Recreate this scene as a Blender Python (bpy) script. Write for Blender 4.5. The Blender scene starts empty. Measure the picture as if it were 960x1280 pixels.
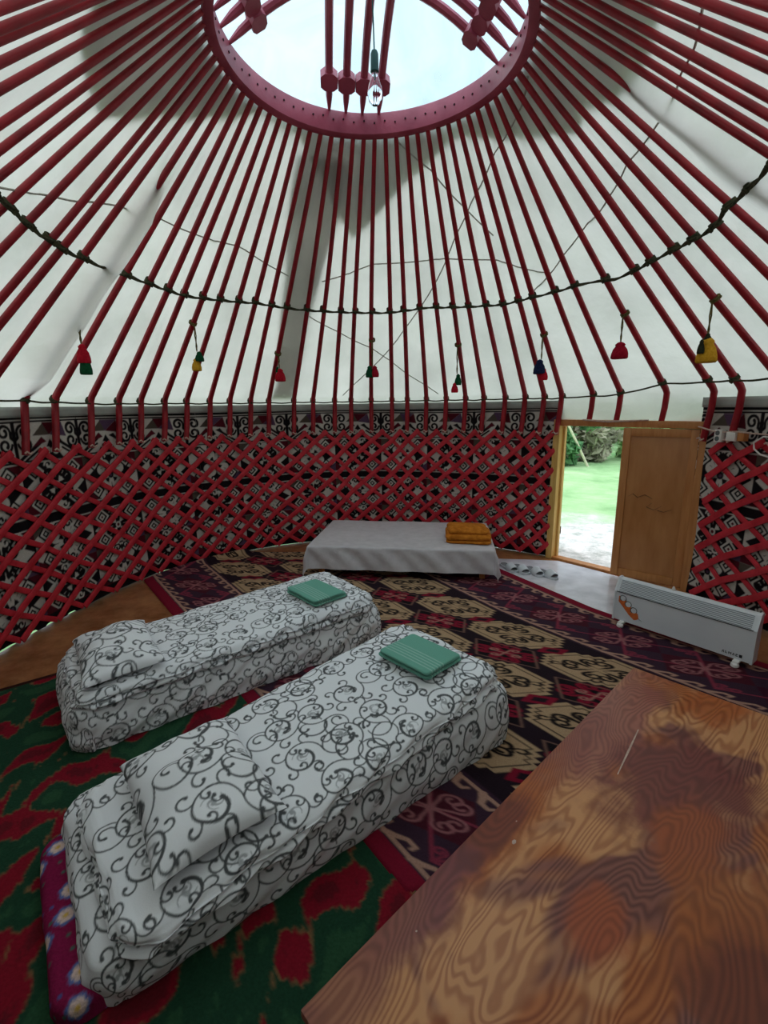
import bpy, bmesh, math, random
import numpy as np
from mathutils import Vector, Matrix
rnd = random.Random(7); nr = np.random.RandomState(5)
SC = bpy.context.scene; COL = SC.collection
PI = math.pi
# ------------------------------------------------------------------ camera
EYE = 1.65; FPX = 589.8; PITCH = 0.222; ROLL = -0.014
cam = bpy.data.cameras.new('camera'); camo = bpy.data.objects.new('camera', cam); COL.objects.link(camo)
cam.sensor_fit = 'VERTICAL'; cam.sensor_height = 36; cam.lens = FPX / 1280 * 36; cam.clip_start = .03; cam.clip_end = 300
c_, s_, cp, sp = math.cos(ROLL), math.sin(ROLL), math.cos(PITCH), math.sin(PITCH)
camo.matrix_world = Matrix(((c_, -s_, 0, 0), (s_*sp, c_*sp, -cp, 0), (s_*cp, c_*cp, sp, EYE), (0, 0, 0, 1)))
SC.camera = camo
SC.view_settings.view_transform = 'Standard'; SC.view_settings.look = 'None'
SC.view_settings.gamma = 1; SC.view_settings.use_curve_mapping = False
SC.view_settings.exposure = 0.0
# ------------------------------------------------------------------ helpers
def lin(c):
    c = np.array(c, float) / 255
    return np.where(c <= .04045, c / 12.92, ((c + .055) / 1.055) ** 2.4)
def tag(o, label=None, cat=None, group=None, kind=None):
    if label: o['label'] = label
    if cat: o['category'] = cat
    if group: o['group'] = group
    if kind: o['kind'] = kind
    return o
def empty(name, loc=(0, 0, 0), label=None, cat=None, group=None, kind=None):
    o = bpy.data.objects.new(name, None); COL.objects.link(o); o.location = loc
    o.empty_display_size = .05
    return tag(o, label, cat, group, kind)
def link(name, me, mat, parent=None, smooth=True):
    o = bpy.data.objects.new(name, me); COL.objects.link(o)
    for m in (mat if isinstance(mat, (list, tuple)) else [mat]): me.materials.append(m)
    if smooth: me.shade_smooth()
    if parent is not None:
        o.parent = parent; o.matrix_parent_inverse = Matrix.Translation(-Vector(parent.location))
    return o
class MB:
    """collects shapes in world coordinates and links them as ONE mesh object"""
    def __init__(s): s.v = []; s.f = []; s.m = []
    def add(s, V, F, mi=0):
        b = len(s.v); s.v += [tuple(map(float, p)) for p in V]
        s.f += [tuple(i + b for i in f) for f in F]; s.m += [mi] * len(F); return s
    def tube(s, pts, rad, n=8, cap=True, mi=0, flat=1.0):
        pts = [Vector(p) for p in pts]; k = len(pts)
        rad = [rad] * k if np.isscalar(rad) else list(rad)
        V = []; up = None
        for i, p in enumerate(pts):
            d = (pts[min(i+1, k-1)] - pts[max(i-1, 0)]).normalized()
            if up is None: up = Vector((0, 0, 1)) if abs(d.z) < .9 else Vector((1, 0, 0))
            sd = d.cross(up).normalized(); up = sd.cross(d).normalized()
            for j in range(n):
                a = 2*PI*j/n; V.append(p + sd*(math.cos(a)*rad[i]) + up*(math.sin(a)*rad[i]*flat))
        F = [(i*n+j, i*n+(j+1) % n, (i+1)*n+(j+1) % n, (i+1)*n+j) for i in range(k-1) for j in range(n)]
        if cap: F += [tuple(reversed(range(n))), tuple(range((k-1)*n, k*n))]
        return s.add(V, F, mi)
    def box(s, c, ax, ay, az, mi=0, bev=0.0):
        """centre, three half-axis vectors; bev bevels all edges"""
        c, ax, ay, az = Vector(c), Vector(ax), Vector(ay), Vector(az)
        if bev <= 0:
            V = [c + ax*x + ay*y + az*z for x in (-1, 1) for y in (-1, 1) for z in (-1, 1)]
            return s.add(V, [(0, 1, 3, 2), (4, 6, 7, 5), (0, 4, 5, 1), (2, 3, 7, 6), (0, 2, 6, 4), (1, 5, 7, 3)], mi)
        bm = bmesh.new(); bmesh.ops.create_cube(bm, size=2)
        L = (ax.length, ay.length, az.length)
        for v in bm.verts: v.co = Vector((v.co.x*L[0], v.co.y*L[1], v.co.z*L[2]))
        bmesh.ops.bevel(bm, geom=bm.edges[:], offset=min(bev, min(L)*.9), segments=2, affect='EDGES', profile=.6)
        nx, ny, nz = ax.normalized(), ay.normalized(), az.normalized()
        bm.verts.index_update()
        V = [c + nx*v.co.x + ny*v.co.y + nz*v.co.z for v in bm.verts]
        F = [tuple(v.index for v in f.verts) for f in bm.faces]; bm.free()
        return s.add(V, F, mi)
    def lathe(s, c, prof, n=16, axis=(0, 0, 1), mi=0, wob=None):
        ax = Vector(axis).normalized(); u = ax.orthogonal().normalized(); w = ax.cross(u); c = Vector(c)
        V = []
        for r, h in prof:
            for j in range(n):
                a = 2*PI*j/n; rr = r * (wob(a, h) if wob else 1)
                V.append(c + ax*h + u*(math.cos(a)*rr) + w*(math.sin(a)*rr))
        k = len(prof)
        F = [(i*n+j, i*n+(j+1) % n, (i+1)*n+(j+1) % n, (i+1)*n+j) for i in range(k-1) for j in range(n)]
        F += [tuple(reversed(range(n))), tuple(range((k-1)*n, k*n))]
        return s.add(V, F, mi)
    def prism(s, poly, o, ax, ay, az, mi=0):
        """polygon (2D) in plane o,ax,ay extruded by az"""
        o, ax, ay, az = Vector(o), Vector(ax), Vector(ay), Vector(az); n = len(poly)
        V = [o + ax*x + ay*y for x, y in poly] + [o + ax*x + ay*y + az for x, y in poly]
        F = [tuple(reversed(range(n))), tuple(range(n, 2*n))] + [(i, (i+1) % n, n+(i+1) % n, n+i) for i in range(n)]
        return s.add(V, F, mi)
    def build(s, name, mat, parent=None, smooth=True, sharp=True):
        me = bpy.data.meshes.new(name); me.from_pydata(s.v, [], s.f)
        me.polygons.foreach_set('material_index', s.m); me.update()
        bm = bmesh.new(); bm.from_mesh(me); bmesh.ops.recalc_face_normals(bm, faces=bm.faces); bm.to_mesh(me); bm.free()
        o = link(name, me, mat, parent, smooth)
        if smooth and sharp: me.set_sharp_from_angle(angle=math.radians(40))
        return o
def grid(name, P, mat, parent=None, colr=None, keep=None, closeu=False, smooth=True):
    """dense grid mesh from an (n,m,3) array, optional colours (n,m,3) and keep mask for faces"""
    n, m = P.shape[:2]
    idx = np.arange(n*m).reshape(n, m)
    if closeu: idx = np.vstack([idx, idx[:1]])
    Q = np.stack([idx[:-1, :-1], idx[1:, :-1], idx[1:, 1:], idx[:-1, 1:]], -1).reshape(-1, 4)
    if keep is not None: Q = Q[keep.reshape(-1)]
    V = P.reshape(-1, 3); Cc = None if colr is None else colr.reshape(-1, 3)
    if keep is not None:
        used = np.zeros(len(V), bool); used[Q.ravel()] = True
        mp = np.cumsum(used) - 1; V = V[used]; Q = mp[Q]
        if Cc is not None: Cc = Cc[used]
    me = bpy.data.meshes.new(name)
    me.vertices.add(len(V)); me.vertices.foreach_set('co', V.astype(np.float32).ravel())
    me.loops.add(Q.size); me.loops.foreach_set('vertex_index', Q.astype(np.int32).ravel())
    me.polygons.add(len(Q)); me.polygons.foreach_set('loop_start', np.arange(0, Q.size, 4, dtype=np.int32))
    me.update(calc_edges=True)
    if Cc is not None:
        a = me.attributes.new('col', 'FLOAT_COLOR', 'POINT')
        a.data.foreach_set('color', np.hstack([Cc, np.ones((len(Cc), 1))]).astype(np.float32).ravel())
    return link(name, me, mat, parent, smooth)
# ------------------------------------------------------------------ materials
def mat(name):
    m = bpy.data.materials.new(name); m.use_nodes = True; nt = m.node_tree
    return m, nt, nt.nodes['Principled BSDF']
def nd(nt, t, **k):
    n = nt.nodes.new(t)
    for a, b in k.items():
        if a in n.inputs: n.inputs[a].default_value = b
        else: setattr(n, a, b)
    return n
def rgba(c): return (*[float(x) for x in lin(c)], 1)
def noisy(name, c1, c2, scale=8, rough=.7, bump=0, bscale=60, spec=.3, dim=6, metal=0, stretch=None, coat=0):
    m, nt, b = mat(name); L = nt.links
    tc = nd(nt, 'ShaderNodeTexCoord'); mp = nd(nt, 'ShaderNodeMapping')
    if stretch: mp.inputs['Scale'].default_value = stretch
    L.new(tc.outputs['Object'], mp.inputs['Vector'])
    n = nd(nt, 'ShaderNodeTexNoise', Scale=scale, Detail=dim); L.new(mp.outputs[0], n.inputs['Vector'])
    r = nd(nt, 'ShaderNodeValToRGB'); r.color_ramp.elements[0].color = rgba(c1); r.color_ramp.elements[1].color = rgba(c2)
    r.color_ramp.elements[0].position = .3; r.color_ramp.elements[1].position = .7
    L.new(n.outputs['Fac'], r.inputs['Fac']); L.new(r.outputs['Color'], b.inputs['Base Color'])
    b.inputs['Roughness'].default_value = rough; b.inputs['Specular IOR Level'].default_value = spec
    b.inputs['Metallic'].default_value = metal; b.inputs['Coat Weight'].default_value = coat
    if bump:
        n2 = nd(nt, 'ShaderNodeTexNoise', Scale=bscale, Detail=4); L.new(mp.outputs[0], n2.inputs['Vector'])
        bp = nd(nt, 'ShaderNodeBump', Strength=bump, Distance=.01); L.new(n2.outputs['Fac'], bp.inputs['Height'])
        L.new(bp.outputs[0], b.inputs['Normal'])
    return m
def attrmat(name, rough=.9, spec=.15, nscale=120, namp=.25, bump=.3, sheen=0):
    """woven / printed cloth: dye colours stored on the mesh, modulated by fibre noise"""
    m, nt, b = mat(name); L = nt.links
    a = nd(nt, 'ShaderNodeAttribute', attribute_name='col')
    tc = nd(nt, 'ShaderNodeTexCoord')
    n = nd(nt, 'ShaderNodeTexNoise', Scale=nscale, Detail=3); L.new(tc.outputs['Object'], n.inputs['Vector'])
    mr = nd(nt, 'ShaderNodeMapRange'); mr.inputs[3].default_value = 1-namp; mr.inputs[4].default_value = 1+namp
    L.new(n.outputs['Fac'], mr.inputs[0])
    mx = nd(nt, 'ShaderNodeVectorMath', operation='SCALE'); L.new(a.outputs['Color'], mx.inputs[0]); L.new(mr.outputs[0], mx.inputs['Scale'])
    L.new(mx.outputs[0], b.inputs['Base Color'])
    b.inputs['Roughness'].default_value = rough; b.inputs['Specular IOR Level'].default_value = spec
    b.inputs['Sheen Weight'].default_value = sheen
    bp = nd(nt, 'ShaderNodeBump', Strength=bump, Distance=.004); L.new(n.outputs['Fac'], bp.inputs['Height'])
    L.new(bp.outputs[0], b.inputs['Normal'])
    return m
M = {}
M['pole'] = noisy('red paint on poles', (128, 14, 28), (170, 30, 44), 9, .38, .15, 40, .45)
M['slat'] = noisy('red paint on slats', (172, 26, 42), (208, 50, 64), 11, .5, .2, 50, .35)
M['crown'] = noisy('crown paint', (146, 50, 70), (178, 78, 96), 6, .5, .1, 60, .4)
M['hole'] = noisy('dark peg', (45, 12, 18), (60, 18, 24), 20, .8)
M['rope'] = noisy('dark woollen rope', (50, 52, 40), (84, 84, 62), 60, .95, .5, 200, .1)
M['cord'] = noisy('grey cord', (166, 168, 156), (190, 190, 178), 60, .95)
M['lace'] = noisy('pale leather lace', (170, 140, 128), (205, 180, 165), 40, .8)
M['band'] = noisy('shaded canvas grey', (150, 155, 150), (178, 182, 176), 5, .95, .2, 30, .1)
M['felt'] = noisy('outer felt', (160, 160, 152), (190, 190, 180), 4, .95)
M['wood'] = noisy('varnished pine', (178, 114, 60), (200, 138, 82), 5, .42, .1, 40, .4, stretch=(6, 6, .7))
M['woodpanel'] = noisy('varnished panel', (170, 110, 58), (194, 134, 80), 3.5, .38, .08, 30, .45, stretch=(3, 3, .8))
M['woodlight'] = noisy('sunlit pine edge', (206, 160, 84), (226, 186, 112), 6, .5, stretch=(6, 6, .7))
M['white'] = noisy('white enamel', (214, 216, 222), (226, 228, 232), 3, .32, spec=.5)
M['whiteplastic'] = noisy('white plastic', (222, 218, 212), (236, 232, 228), 3, .4)
M['slot'] = noisy('slot shade', (120, 124, 130), (140, 144, 150), 20, .8)
M['dark'] = noisy('dark slot', (40, 42, 46), (56, 58, 62), 20, .8)
M['orange'] = noisy('orange print', (206, 96, 44), (226, 122, 62), 30, .5)
M['grey'] = noisy('grey print', (84, 92, 92), (108, 116, 114), 30, .5)
M['ochre'] = noisy('ochre plush', (164, 92, 24), (204, 126, 44), 22, .95, .6, 90, .1)
M['slide'] = noisy('silver grey rubber', (186, 190, 194), (212, 216, 220), 12, .55)
M['insole'] = noisy('dark insole', (98, 100, 102), (126, 128, 130), 12, .8)
M['socket'] = noisy('green bakelite', (30, 66, 62), (46, 84, 78), 12, .5)
M['bark'] = noisy('bark', (84, 66, 50), (122, 100, 78), 10, .9)
M['birch'] = noisy('peeled pole', (216, 204, 178), (236, 226, 204), 10, .8)
for nm, a, b in (('t_red', (176, 20, 40), (206, 38, 56)), ('t_green', (14, 66, 40), (26, 92, 56)), ('t_yellow', (206, 150, 34), (232, 178, 60)),
                 ('t_navy', (22, 28, 58), (40, 48, 84)), ('t_dred', (146, 16, 38), (178, 30, 52)), ('t_black', (34, 38, 30), (60, 62, 44)), ('t_cord', (76, 70, 44), (128, 116, 72))):
    M[nm] = noisy('wool ' + nm[2:], a, b, 70, .95, .6, 220, .1)
M['scroll'] = attrmat('scroll printed cotton', .85, .2, 300, .05, .12)
M['textile'] = attrmat('applique felt hanging', .95, .1, 140, .22, .4)
M['carpet'] = attrmat('felt carpet', .95, .1, 160, .3, .6)
M['pile'] = attrmat('carpet pile', .95, .1, 110, .35, .9)
M['towel'] = attrmat('terry towel', .95, .1, 400, .2, .7)
# white tablecloth
M['cloth'] = noisy('white damask', (192, 186, 190), (206, 200, 204), 14, .6, .15, 50, .3)
# floor lino
m, nt, b = mat('brown lino'); M['lino'] = m; L = nt.links
tc = nd(nt, 'ShaderNodeTexCoord'); n = nd(nt, 'ShaderNodeTexNoise', Scale=3.2, Detail=8, Roughness=.65); L.new(tc.outputs['Object'], n.inputs['Vector'])
r = nd(nt, 'ShaderNodeValToRGB'); r.color_ramp.elements[0].color = rgba((116, 70, 38)); r.color_ramp.elements[1].color = rgba((176, 122, 78))
r.color_ramp.elements[0].position = .32; r.color_ramp.elements[1].position = .7
L.new(n.outputs['Fac'], r.inputs['Fac']); L.new(r.outputs[0], b.inputs['Base Color'])
b.inputs['Roughness'].default_value = .27; b.inputs['Specular IOR Level'].default_value = .7
n2 = nd(nt, 'ShaderNodeTexNoise', Scale=7, Detail=3); L.new(tc.outputs['Object'], n2.inputs['Vector'])
bp = nd(nt, 'ShaderNodeBump', Strength=.25, Distance=.02); L.new(n2.outputs['Fac'], bp.inputs['Height']); L.new(bp.outputs[0], b.inputs['Normal'])
# translucent canvas
def canvas(name, tcol, dcol, fac):
    m = bpy.data.materials.new(name); m.use_nodes = True; nt = m.node_tree; L = nt.links
    nt.nodes.remove(nt.nodes['Principled BSDF']); out = nt.nodes['Material Output']
    tc = nd(nt, 'ShaderNodeTexCoord'); n = nd(nt, 'ShaderNodeTexNoise', Scale=1.7, Detail=7, Roughness=.6); L.new(tc.outputs['Object'], n.inputs['Vector'])
    r = nd(nt, 'ShaderNodeValToRGB'); r.color_ramp.elements[0].position = .25; r.color_ramp.elements[1].position = .75
    r.color_ramp.elements[0].color = rgba([x*.86 for x in tcol]); r.color_ramp.elements[1].color = rgba(tcol)
    L.new(n.outputs['Fac'], r.inputs['Fac'])
    n3 = nd(nt, 'ShaderNodeTexNoise', Scale=9, Detail=3); L.new(tc.outputs['Object'], n3.inputs['Vector'])
    bp = nd(nt, 'ShaderNodeBump', Strength=.3, Distance=.03); L.new(n3.outputs['Fac'], bp.inputs['Height'])
    t = nd(nt, 'ShaderNodeBsdfTranslucent'); L.new(r.outputs[0], t.inputs['Color']); L.new(bp.outputs[0], t.inputs['Normal'])
    d = nd(nt, 'ShaderNodeBsdfDiffuse', Color=rgba(dcol)); L.new(bp.outputs[0], d.inputs['Normal'])
    mx = nd(nt, 'ShaderNodeMixShader', Fac=fac); L.new(d.outputs[0], mx.inputs[1]); L.new(t.outputs[0], mx.inputs[2]); L.new(mx.outputs[0], out.inputs['Surface'])
    return m
M['canvas'] = canvas('white canvas', (214, 214, 204), (210, 207, 200), .58)
M['flap'] = canvas('grey felt flap', (226, 224, 220), (196, 192, 186), .58)
# clear plastic sheet over the crown
m = bpy.data.materials.new('clear polythene'); m.use_nodes = True; nt = m.node_tree; L = nt.links; M['poly'] = m
nt.nodes.remove(nt.nodes['Principled BSDF'])
tr = nd(nt, 'ShaderNodeBsdfTransparent', Color=(.80, .96, 1, 1)); tl = nd(nt, 'ShaderNodeBsdfTranslucent', Color=(.74, .93, 1, 1))
tc = nd(nt, 'ShaderNodeTexCoord'); n = nd(nt, 'ShaderNodeTexNoise', Scale=2.2, Detail=5, Distortion=1.2); L.new(tc.outputs['Object'], n.inputs['Vector'])
mr = nd(nt, 'ShaderNodeMapRange'); mr.inputs[1].default_value = .35; mr.inputs[2].default_value = .7; mr.inputs[3].default_value = .25; mr.inputs[4].default_value = .5
L.new(n.outputs['Fac'], mr.inputs[0])
mx = nd(nt, 'ShaderNodeMixShader'); L.new(mr.outputs[0], mx.inputs[0]); L.new(tr.outputs[0], mx.inputs[1]); L.new(tl.outputs[0], mx.inputs[2])
L.new(mx.outputs[0], nt.nodes['Material Output'].inputs['Surface'])
# bulb glass
m, nt, b = mat('bulb glass'); M['glass'] = m
b.inputs['Transmission Weight'].default_value = 1; b.inputs['Roughness'].default_value = .02; b.inputs['IOR'].default_value = 1.3; b.inputs['Base Color'].default_value = (.95, .97, 1, 1)
# plywood: contour lines of a stretched noise make cathedral grain, plus burnt stains
m, nt, b = mat('varnished plywood'); M['ply'] = m; L = nt.links
tc = nd(nt, 'ShaderNodeTexCoord')
mp0 = nd(nt, 'ShaderNodeMapping'); mp0.inputs['Rotation'].default_value = (0, 0, -math.radians(43.3)); L.new(tc.outputs['Object'], mp0.inputs['Vector'])
mp = nd(nt, 'ShaderNodeMapping'); mp.inputs['Scale'].default_value = (.95, 3.0, 1); L.new(mp0.outputs[0], mp.inputs['Vector'])
n = nd(nt, 'ShaderNodeTexNoise', Scale=1.15, Detail=3.2, Roughness=.40, Distortion=.4); L.new(mp.outputs[0], n.inputs['Vector'])
mu = nd(nt, 'ShaderNodeMath', operation='MULTIPLY'); mu.inputs[1].default_value = 330; L.new(n.outputs['Fac'], mu.inputs[0])
si = nd(nt, 'ShaderNodeMath', operation='SINE'); L.new(mu.outputs[0], si.inputs[0])
mr = nd(nt, 'ShaderNodeMapRange'); mr.inputs[1].default_value = -1; L.new(si.outputs[0], mr.inputs[0])
r1 = nd(nt, 'ShaderNodeValToRGB'); r1.color_ramp.elements[0].color = rgba((172, 112, 74)); r1.color_ramp.elements[1].color = rgba((202, 144, 98))
r1.color_ramp.elements[0].position = .05; r1.color_ramp.elements[1].position = .75
L.new(mr.outputs[0], r1.inputs['Fac'])
r2 = nd(nt, 'ShaderNodeValToRGB'); r2.color_ramp.elements[0].color = rgba((104, 60, 54)); r2.color_ramp.elements[1].color = rgba((136, 84, 72))
L.new(mr.outputs[0], r2.inputs['Fac'])
r3 = nd(nt, 'ShaderNodeValToRGB'); r3.color_ramp.elements[0].color = rgba((140, 72, 34)); r3.color_ramp.elements[1].color = rgba((178, 104, 58))
L.new(mr.outputs[0], r3.inputs['Fac'])
def mask(scale, lo, hi, off):
    mpp = nd(nt, 'ShaderNodeMapping'); mpp.inputs['Location'].default_value = off; mpp.inputs['Scale'].default_value = (1, 1.9, 1)
    L.new(mp0.outputs[0], mpp.inputs['Vector'])
    q = nd(nt, 'ShaderNodeTexNoise', Scale=scale, Detail=3, Roughness=.5, Distortion=.6); L.new(mpp.outputs[0], q.inputs['Vector'])
    g = nd(nt, 'ShaderNodeMapRange', interpolation_type='SMOOTHSTEP'); g.inputs[1].default_value = lo; g.inputs[2].default_value = hi; L.new(q.outputs['Fac'], g.inputs[0]); return g
mk3 = mask(2.0, .50, .60, (3.1, 1.7, 0)); mk2 = mask(1.7, .53, .60, (7.3, 2.2, 0))
mA = nd(nt, 'ShaderNodeMix', data_type='RGBA'); L.new(mk3.outputs[0], mA.inputs[0]); L.new(r1.outputs[0], mA.inputs[6]); L.new(r3.outputs[0], mA.inputs[7])
mB = nd(nt, 'ShaderNodeMix', data_type='RGBA'); L.new(mk2.outputs[0], mB.inputs[0]); L.new(mA.outputs[2], mB.inputs[6]); L.new(r2.outputs[0], mB.inputs[7])
# large burnt patches where the boards were stained, at their own places on the top
def blot(prev, cx, cy, rx, ry, col, amt, n=n, mr=mr, nt=nt, L=L, tc=tc):
    vv = nd(nt, 'ShaderNodeVectorMath', operation='SUBTRACT'); L.new(tc.outputs['Object'], vv.inputs[0]); vv.inputs[1].default_value = (cx, cy, 0)
    mq = nd(nt, 'ShaderNodeMapping'); mq.inputs['Rotation'].default_value = (0, 0, -math.radians(43.3)); mq.inputs['Scale'].default_value = (1, 1, 0); L.new(vv.outputs[0], mq.inputs[0])
    mq2 = nd(nt, 'ShaderNodeMapping'); mq2.inputs['Scale'].default_value = (1/rx, 1/ry, 0); L.new(mq.outputs[0], mq2.inputs[0])
    ln = nd(nt, 'ShaderNodeVectorMath', operation='LENGTH'); L.new(mq2.outputs[0], ln.inputs[0])
    nq = nd(nt, 'ShaderNodeTexNoise', Scale=5.5, Detail=5, Roughness=.6); L.new(mp0.outputs[0], nq.inputs['Vector'])
    ad = nd(nt, 'ShaderNodeMath', operation='MULTIPLY_ADD'); L.new(nq.outputs['Fac'], ad.inputs[0]); ad.inputs[1].default_value = 1.5; L.new(ln.outputs['Value'], ad.inputs[2])
    g = nd(nt, 'ShaderNodeMapRange', interpolation_type='SMOOTHSTEP'); g.inputs[1].default_value = 1.35; g.inputs[2].default_value = 1.95; g.inputs[3].default_value = amt; g.inputs[4].default_value = 0
    L.new(ad.outputs[0], g.inputs[0])
    rr = nd(nt, 'ShaderNodeValToRGB'); rr.color_ramp.elements[0].color = rgba([x*.86 for x in col]); rr.color_ramp.elements[1].color = rgba(col); L.new(mr.outputs[0], rr.inputs['Fac'])
    mC = nd(nt, 'ShaderNodeMix', data_type='RGBA'); L.new(g.outputs[0], mC.inputs[0]); L.new(prev, mC.inputs[6]); L.new(rr.outputs[0], mC.inputs[7]); return mC.outputs[2]
PLYOUT = blot(mB.outputs[2], 0, 0, .001, .001, (120, 70, 60), 0)
BLOT = (blot, b, L)
b.inputs['Roughness'].default_value = .36; b.inputs['Specular IOR Level'].default_value = .3
# outdoors
m, nt, b = mat('meadow'); M['grass'] = m; L = nt.links
tc = nd(nt, 'ShaderNodeTexCoord'); n = nd(nt, 'ShaderNodeTexNoise', Scale=.55, Detail=9, Roughness=.7); L.new(tc.outputs['Object'], n.inputs['Vector'])
r = nd(nt, 'ShaderNodeValToRGB'); e = r.color_ramp.elements
e[0].color = rgba((118, 168, 104)); e[0].position = .34; e[1].color = rgba((190, 226, 166)); e[1].position = .66
L.new(n.outputs['Fac'], r.inputs['Fac'])
# bare trodden earth outside the doorway
sv = nd(nt, 'ShaderNodeVectorMath', operation='SUBTRACT'); sv.inputs[1].default_value = (2.9, 5.0, 0); L.new(tc.outputs['Object'], sv.inputs[0])
ln = nd(nt, 'ShaderNodeVectorMath', operation='LENGTH'); L.new(sv.outputs[0], ln.inputs[0])
nn = nd(nt, 'ShaderNodeTexNoise', Scale=1.6, Detail=5); L.new(tc.outputs['Object'], nn.inputs['Vector'])
ad = nd(nt, 'ShaderNodeMath', operation='MULTIPLY_ADD'); L.new(nn.outputs['Fac'], ad.inputs[0]); ad.inputs[1].default_value = 2.4; L.new(ln.outputs['Value'], ad.inputs[2])
g = nd(nt, 'ShaderNodeMapRange'); g.inputs[1].default_value = 2.6; g.inputs[2].default_value = 3.5; g.inputs[3].default_value = 1; g.inputs[4].default_value = 0; L.new(ad.outputs[0], g.inputs[0])
n4 = nd(nt, 'ShaderNodeTexNoise', Scale=5, Detail=8, Roughness=.75); L.new(tc.outputs['Object'], n4.inputs['Vector'])
r4 = nd(nt, 'ShaderNodeValToRGB'); r4.color_ramp.elements[0].color = rgba((176, 178, 168)); r4.color_ramp.elements[1].color = rgba((244, 240, 234)); r4.color_ramp.elements[0].position = .35; r4.color_ramp.elements[1].position = .6
L.new(n4.outputs['Fac'], r4.inputs['Fac'])
mx = nd(nt, 'ShaderNodeMix', data_type='RGBA'); L.new(g.outputs[0], mx.inputs[0]); L.new(r.outputs[0], mx.inputs[6]); L.new(r4.outputs[0], mx.inputs[7]); L.new(mx.outputs[2], b.inputs['Base Color'])
b.inputs['Roughness'].default_value = .95
bp = nd(nt, 'ShaderNodeBump', Strength=.8, Distance=.08); L.new(n4.outputs['Fac'], bp.inputs['Height']); L.new(bp.outputs[0], b.inputs['Normal'])
M['leafd'] = noisy('dark leaves', (64, 116, 72), (112, 164, 104), 3, .7)
M['leafl'] = noisy('light leaves', (140, 180, 116), (190, 216, 152), 3, .7)
M['leafb'] = noisy('grey brown twigs', (158, 158, 136), (190, 184, 158), 3, .8)
# ------------------------------------------------------------------ plan of the yurt
CX, CY = -.03, 3.167
KF = np.array([-180, -150, -120, -105, -92, -76, -58, -32, 0, 37, 46, 73, 90, 105, 120, 150, 180.])
KR = np.array([3.45, 3.3, 2.95, 2.75, 2.63, 2.60, 2.70, 2.66, 2.62, 2.50, 2.56, 2.78, 2.80, 2.9, 3.1, 3.35, 3.45])
_f = np.arange(-180, 180.01, .5); _r = np.interp(_f, KF, KR); _k = np.hanning(17); _k /= _k.sum()
_r = np.convolve(np.concatenate([_r[-9:-1], _r, _r[1:9]]), _k, 'valid')
def Rf(phi): return np.interp((np.asarray(phi) + 180) % 360 - 180, _f, _r)
def W(phi, off, z):
    """point on the wall at azimuth phi (0 = straight ahead, + towards the door), off metres outside it"""
    a = np.radians(phi); r = Rf(phi) + off
    return np.stack(np.broadcast_arrays(CX + r*np.sin(a), CY + r*np.cos(a), z), -1)
PH = {-28: -142.0, -27: -139.3, -26: -137.9, -25: -133.7, -24: -129.3, -23: -123.6, -22: -119.1, -21: -115.9, -20: -110.7, -19: -105.6, -18: -99.5, -17: -96.5, -16: -90.9, -15: -83.3, -14: -77.6, -13: -69.8, -12: -63.4, -11: -58.3, -10: -53.1, -9: -48.2, -8: -42.9, -7: -38.2, -6: -33.2, -5: -28.7, -4: -22.4, -3: -17.5, -2: -11.9, -1: -7.6, 0: -2.3, 1: 3.2, 2: 7.3, 3: 12.4, 4: 17.7, 5: 22.9, 6: 27.8, 7: 33.5, 8: 38.6, 9: 43.1, 10: 47.1, 11: 53.8, 12: 59.4, 13: 68.0, 14: 76.3, 15: 81.2, 16: 88.5, 17: 93.8, 18: 99.8, 19: 105.5, 20: 111.4, 21: 118.0, 22: 120.5, 23: 123.0, 24: 125.6, 25: 130.9, 26: 133.2, 27: 136.2, 28: 139.9}
_I = np.array([-35.] + sorted(PH) + [35.]); _P = np.array([-180.] + [PH[i] for i in sorted(PH)] + [180.])
def phi_of(i): return np.interp(i, _I, _P)
ZK, CR, CZ = 1.72, .885, 3.62
def crown_phi(i): return i*(360/70)
def roof(i, t, off=0.0):
    """point on a roof pole's axis (i = pole number, t = 0 at the bend .. 1 at the crown), off metres outwards"""
    i = np.asarray(i, float); t = np.asarray(t, float)
    K = W(phi_of(i), -.06, ZK); a = np.radians(crown_phi(i))
    Cc = np.stack(np.broadcast_arrays(CX + CR*np.sin(a), CY + CR*np.cos(a), CZ), -1)
    P = K*(1-t[..., None]) + Cc*t[..., None]
    d = Cc - K; e = np.stack([np.cos(a), -np.sin(a), 0*a], -1)
    n = np.cross(d, e); n /= np.linalg.norm(n, axis=-1, keepdims=True); n *= -np.sign(-n[..., 2:3])
    n = np.where(n[..., 2:3] < 0, -n, n)
    return P + n*np.asarray(off)[..., None]
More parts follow.
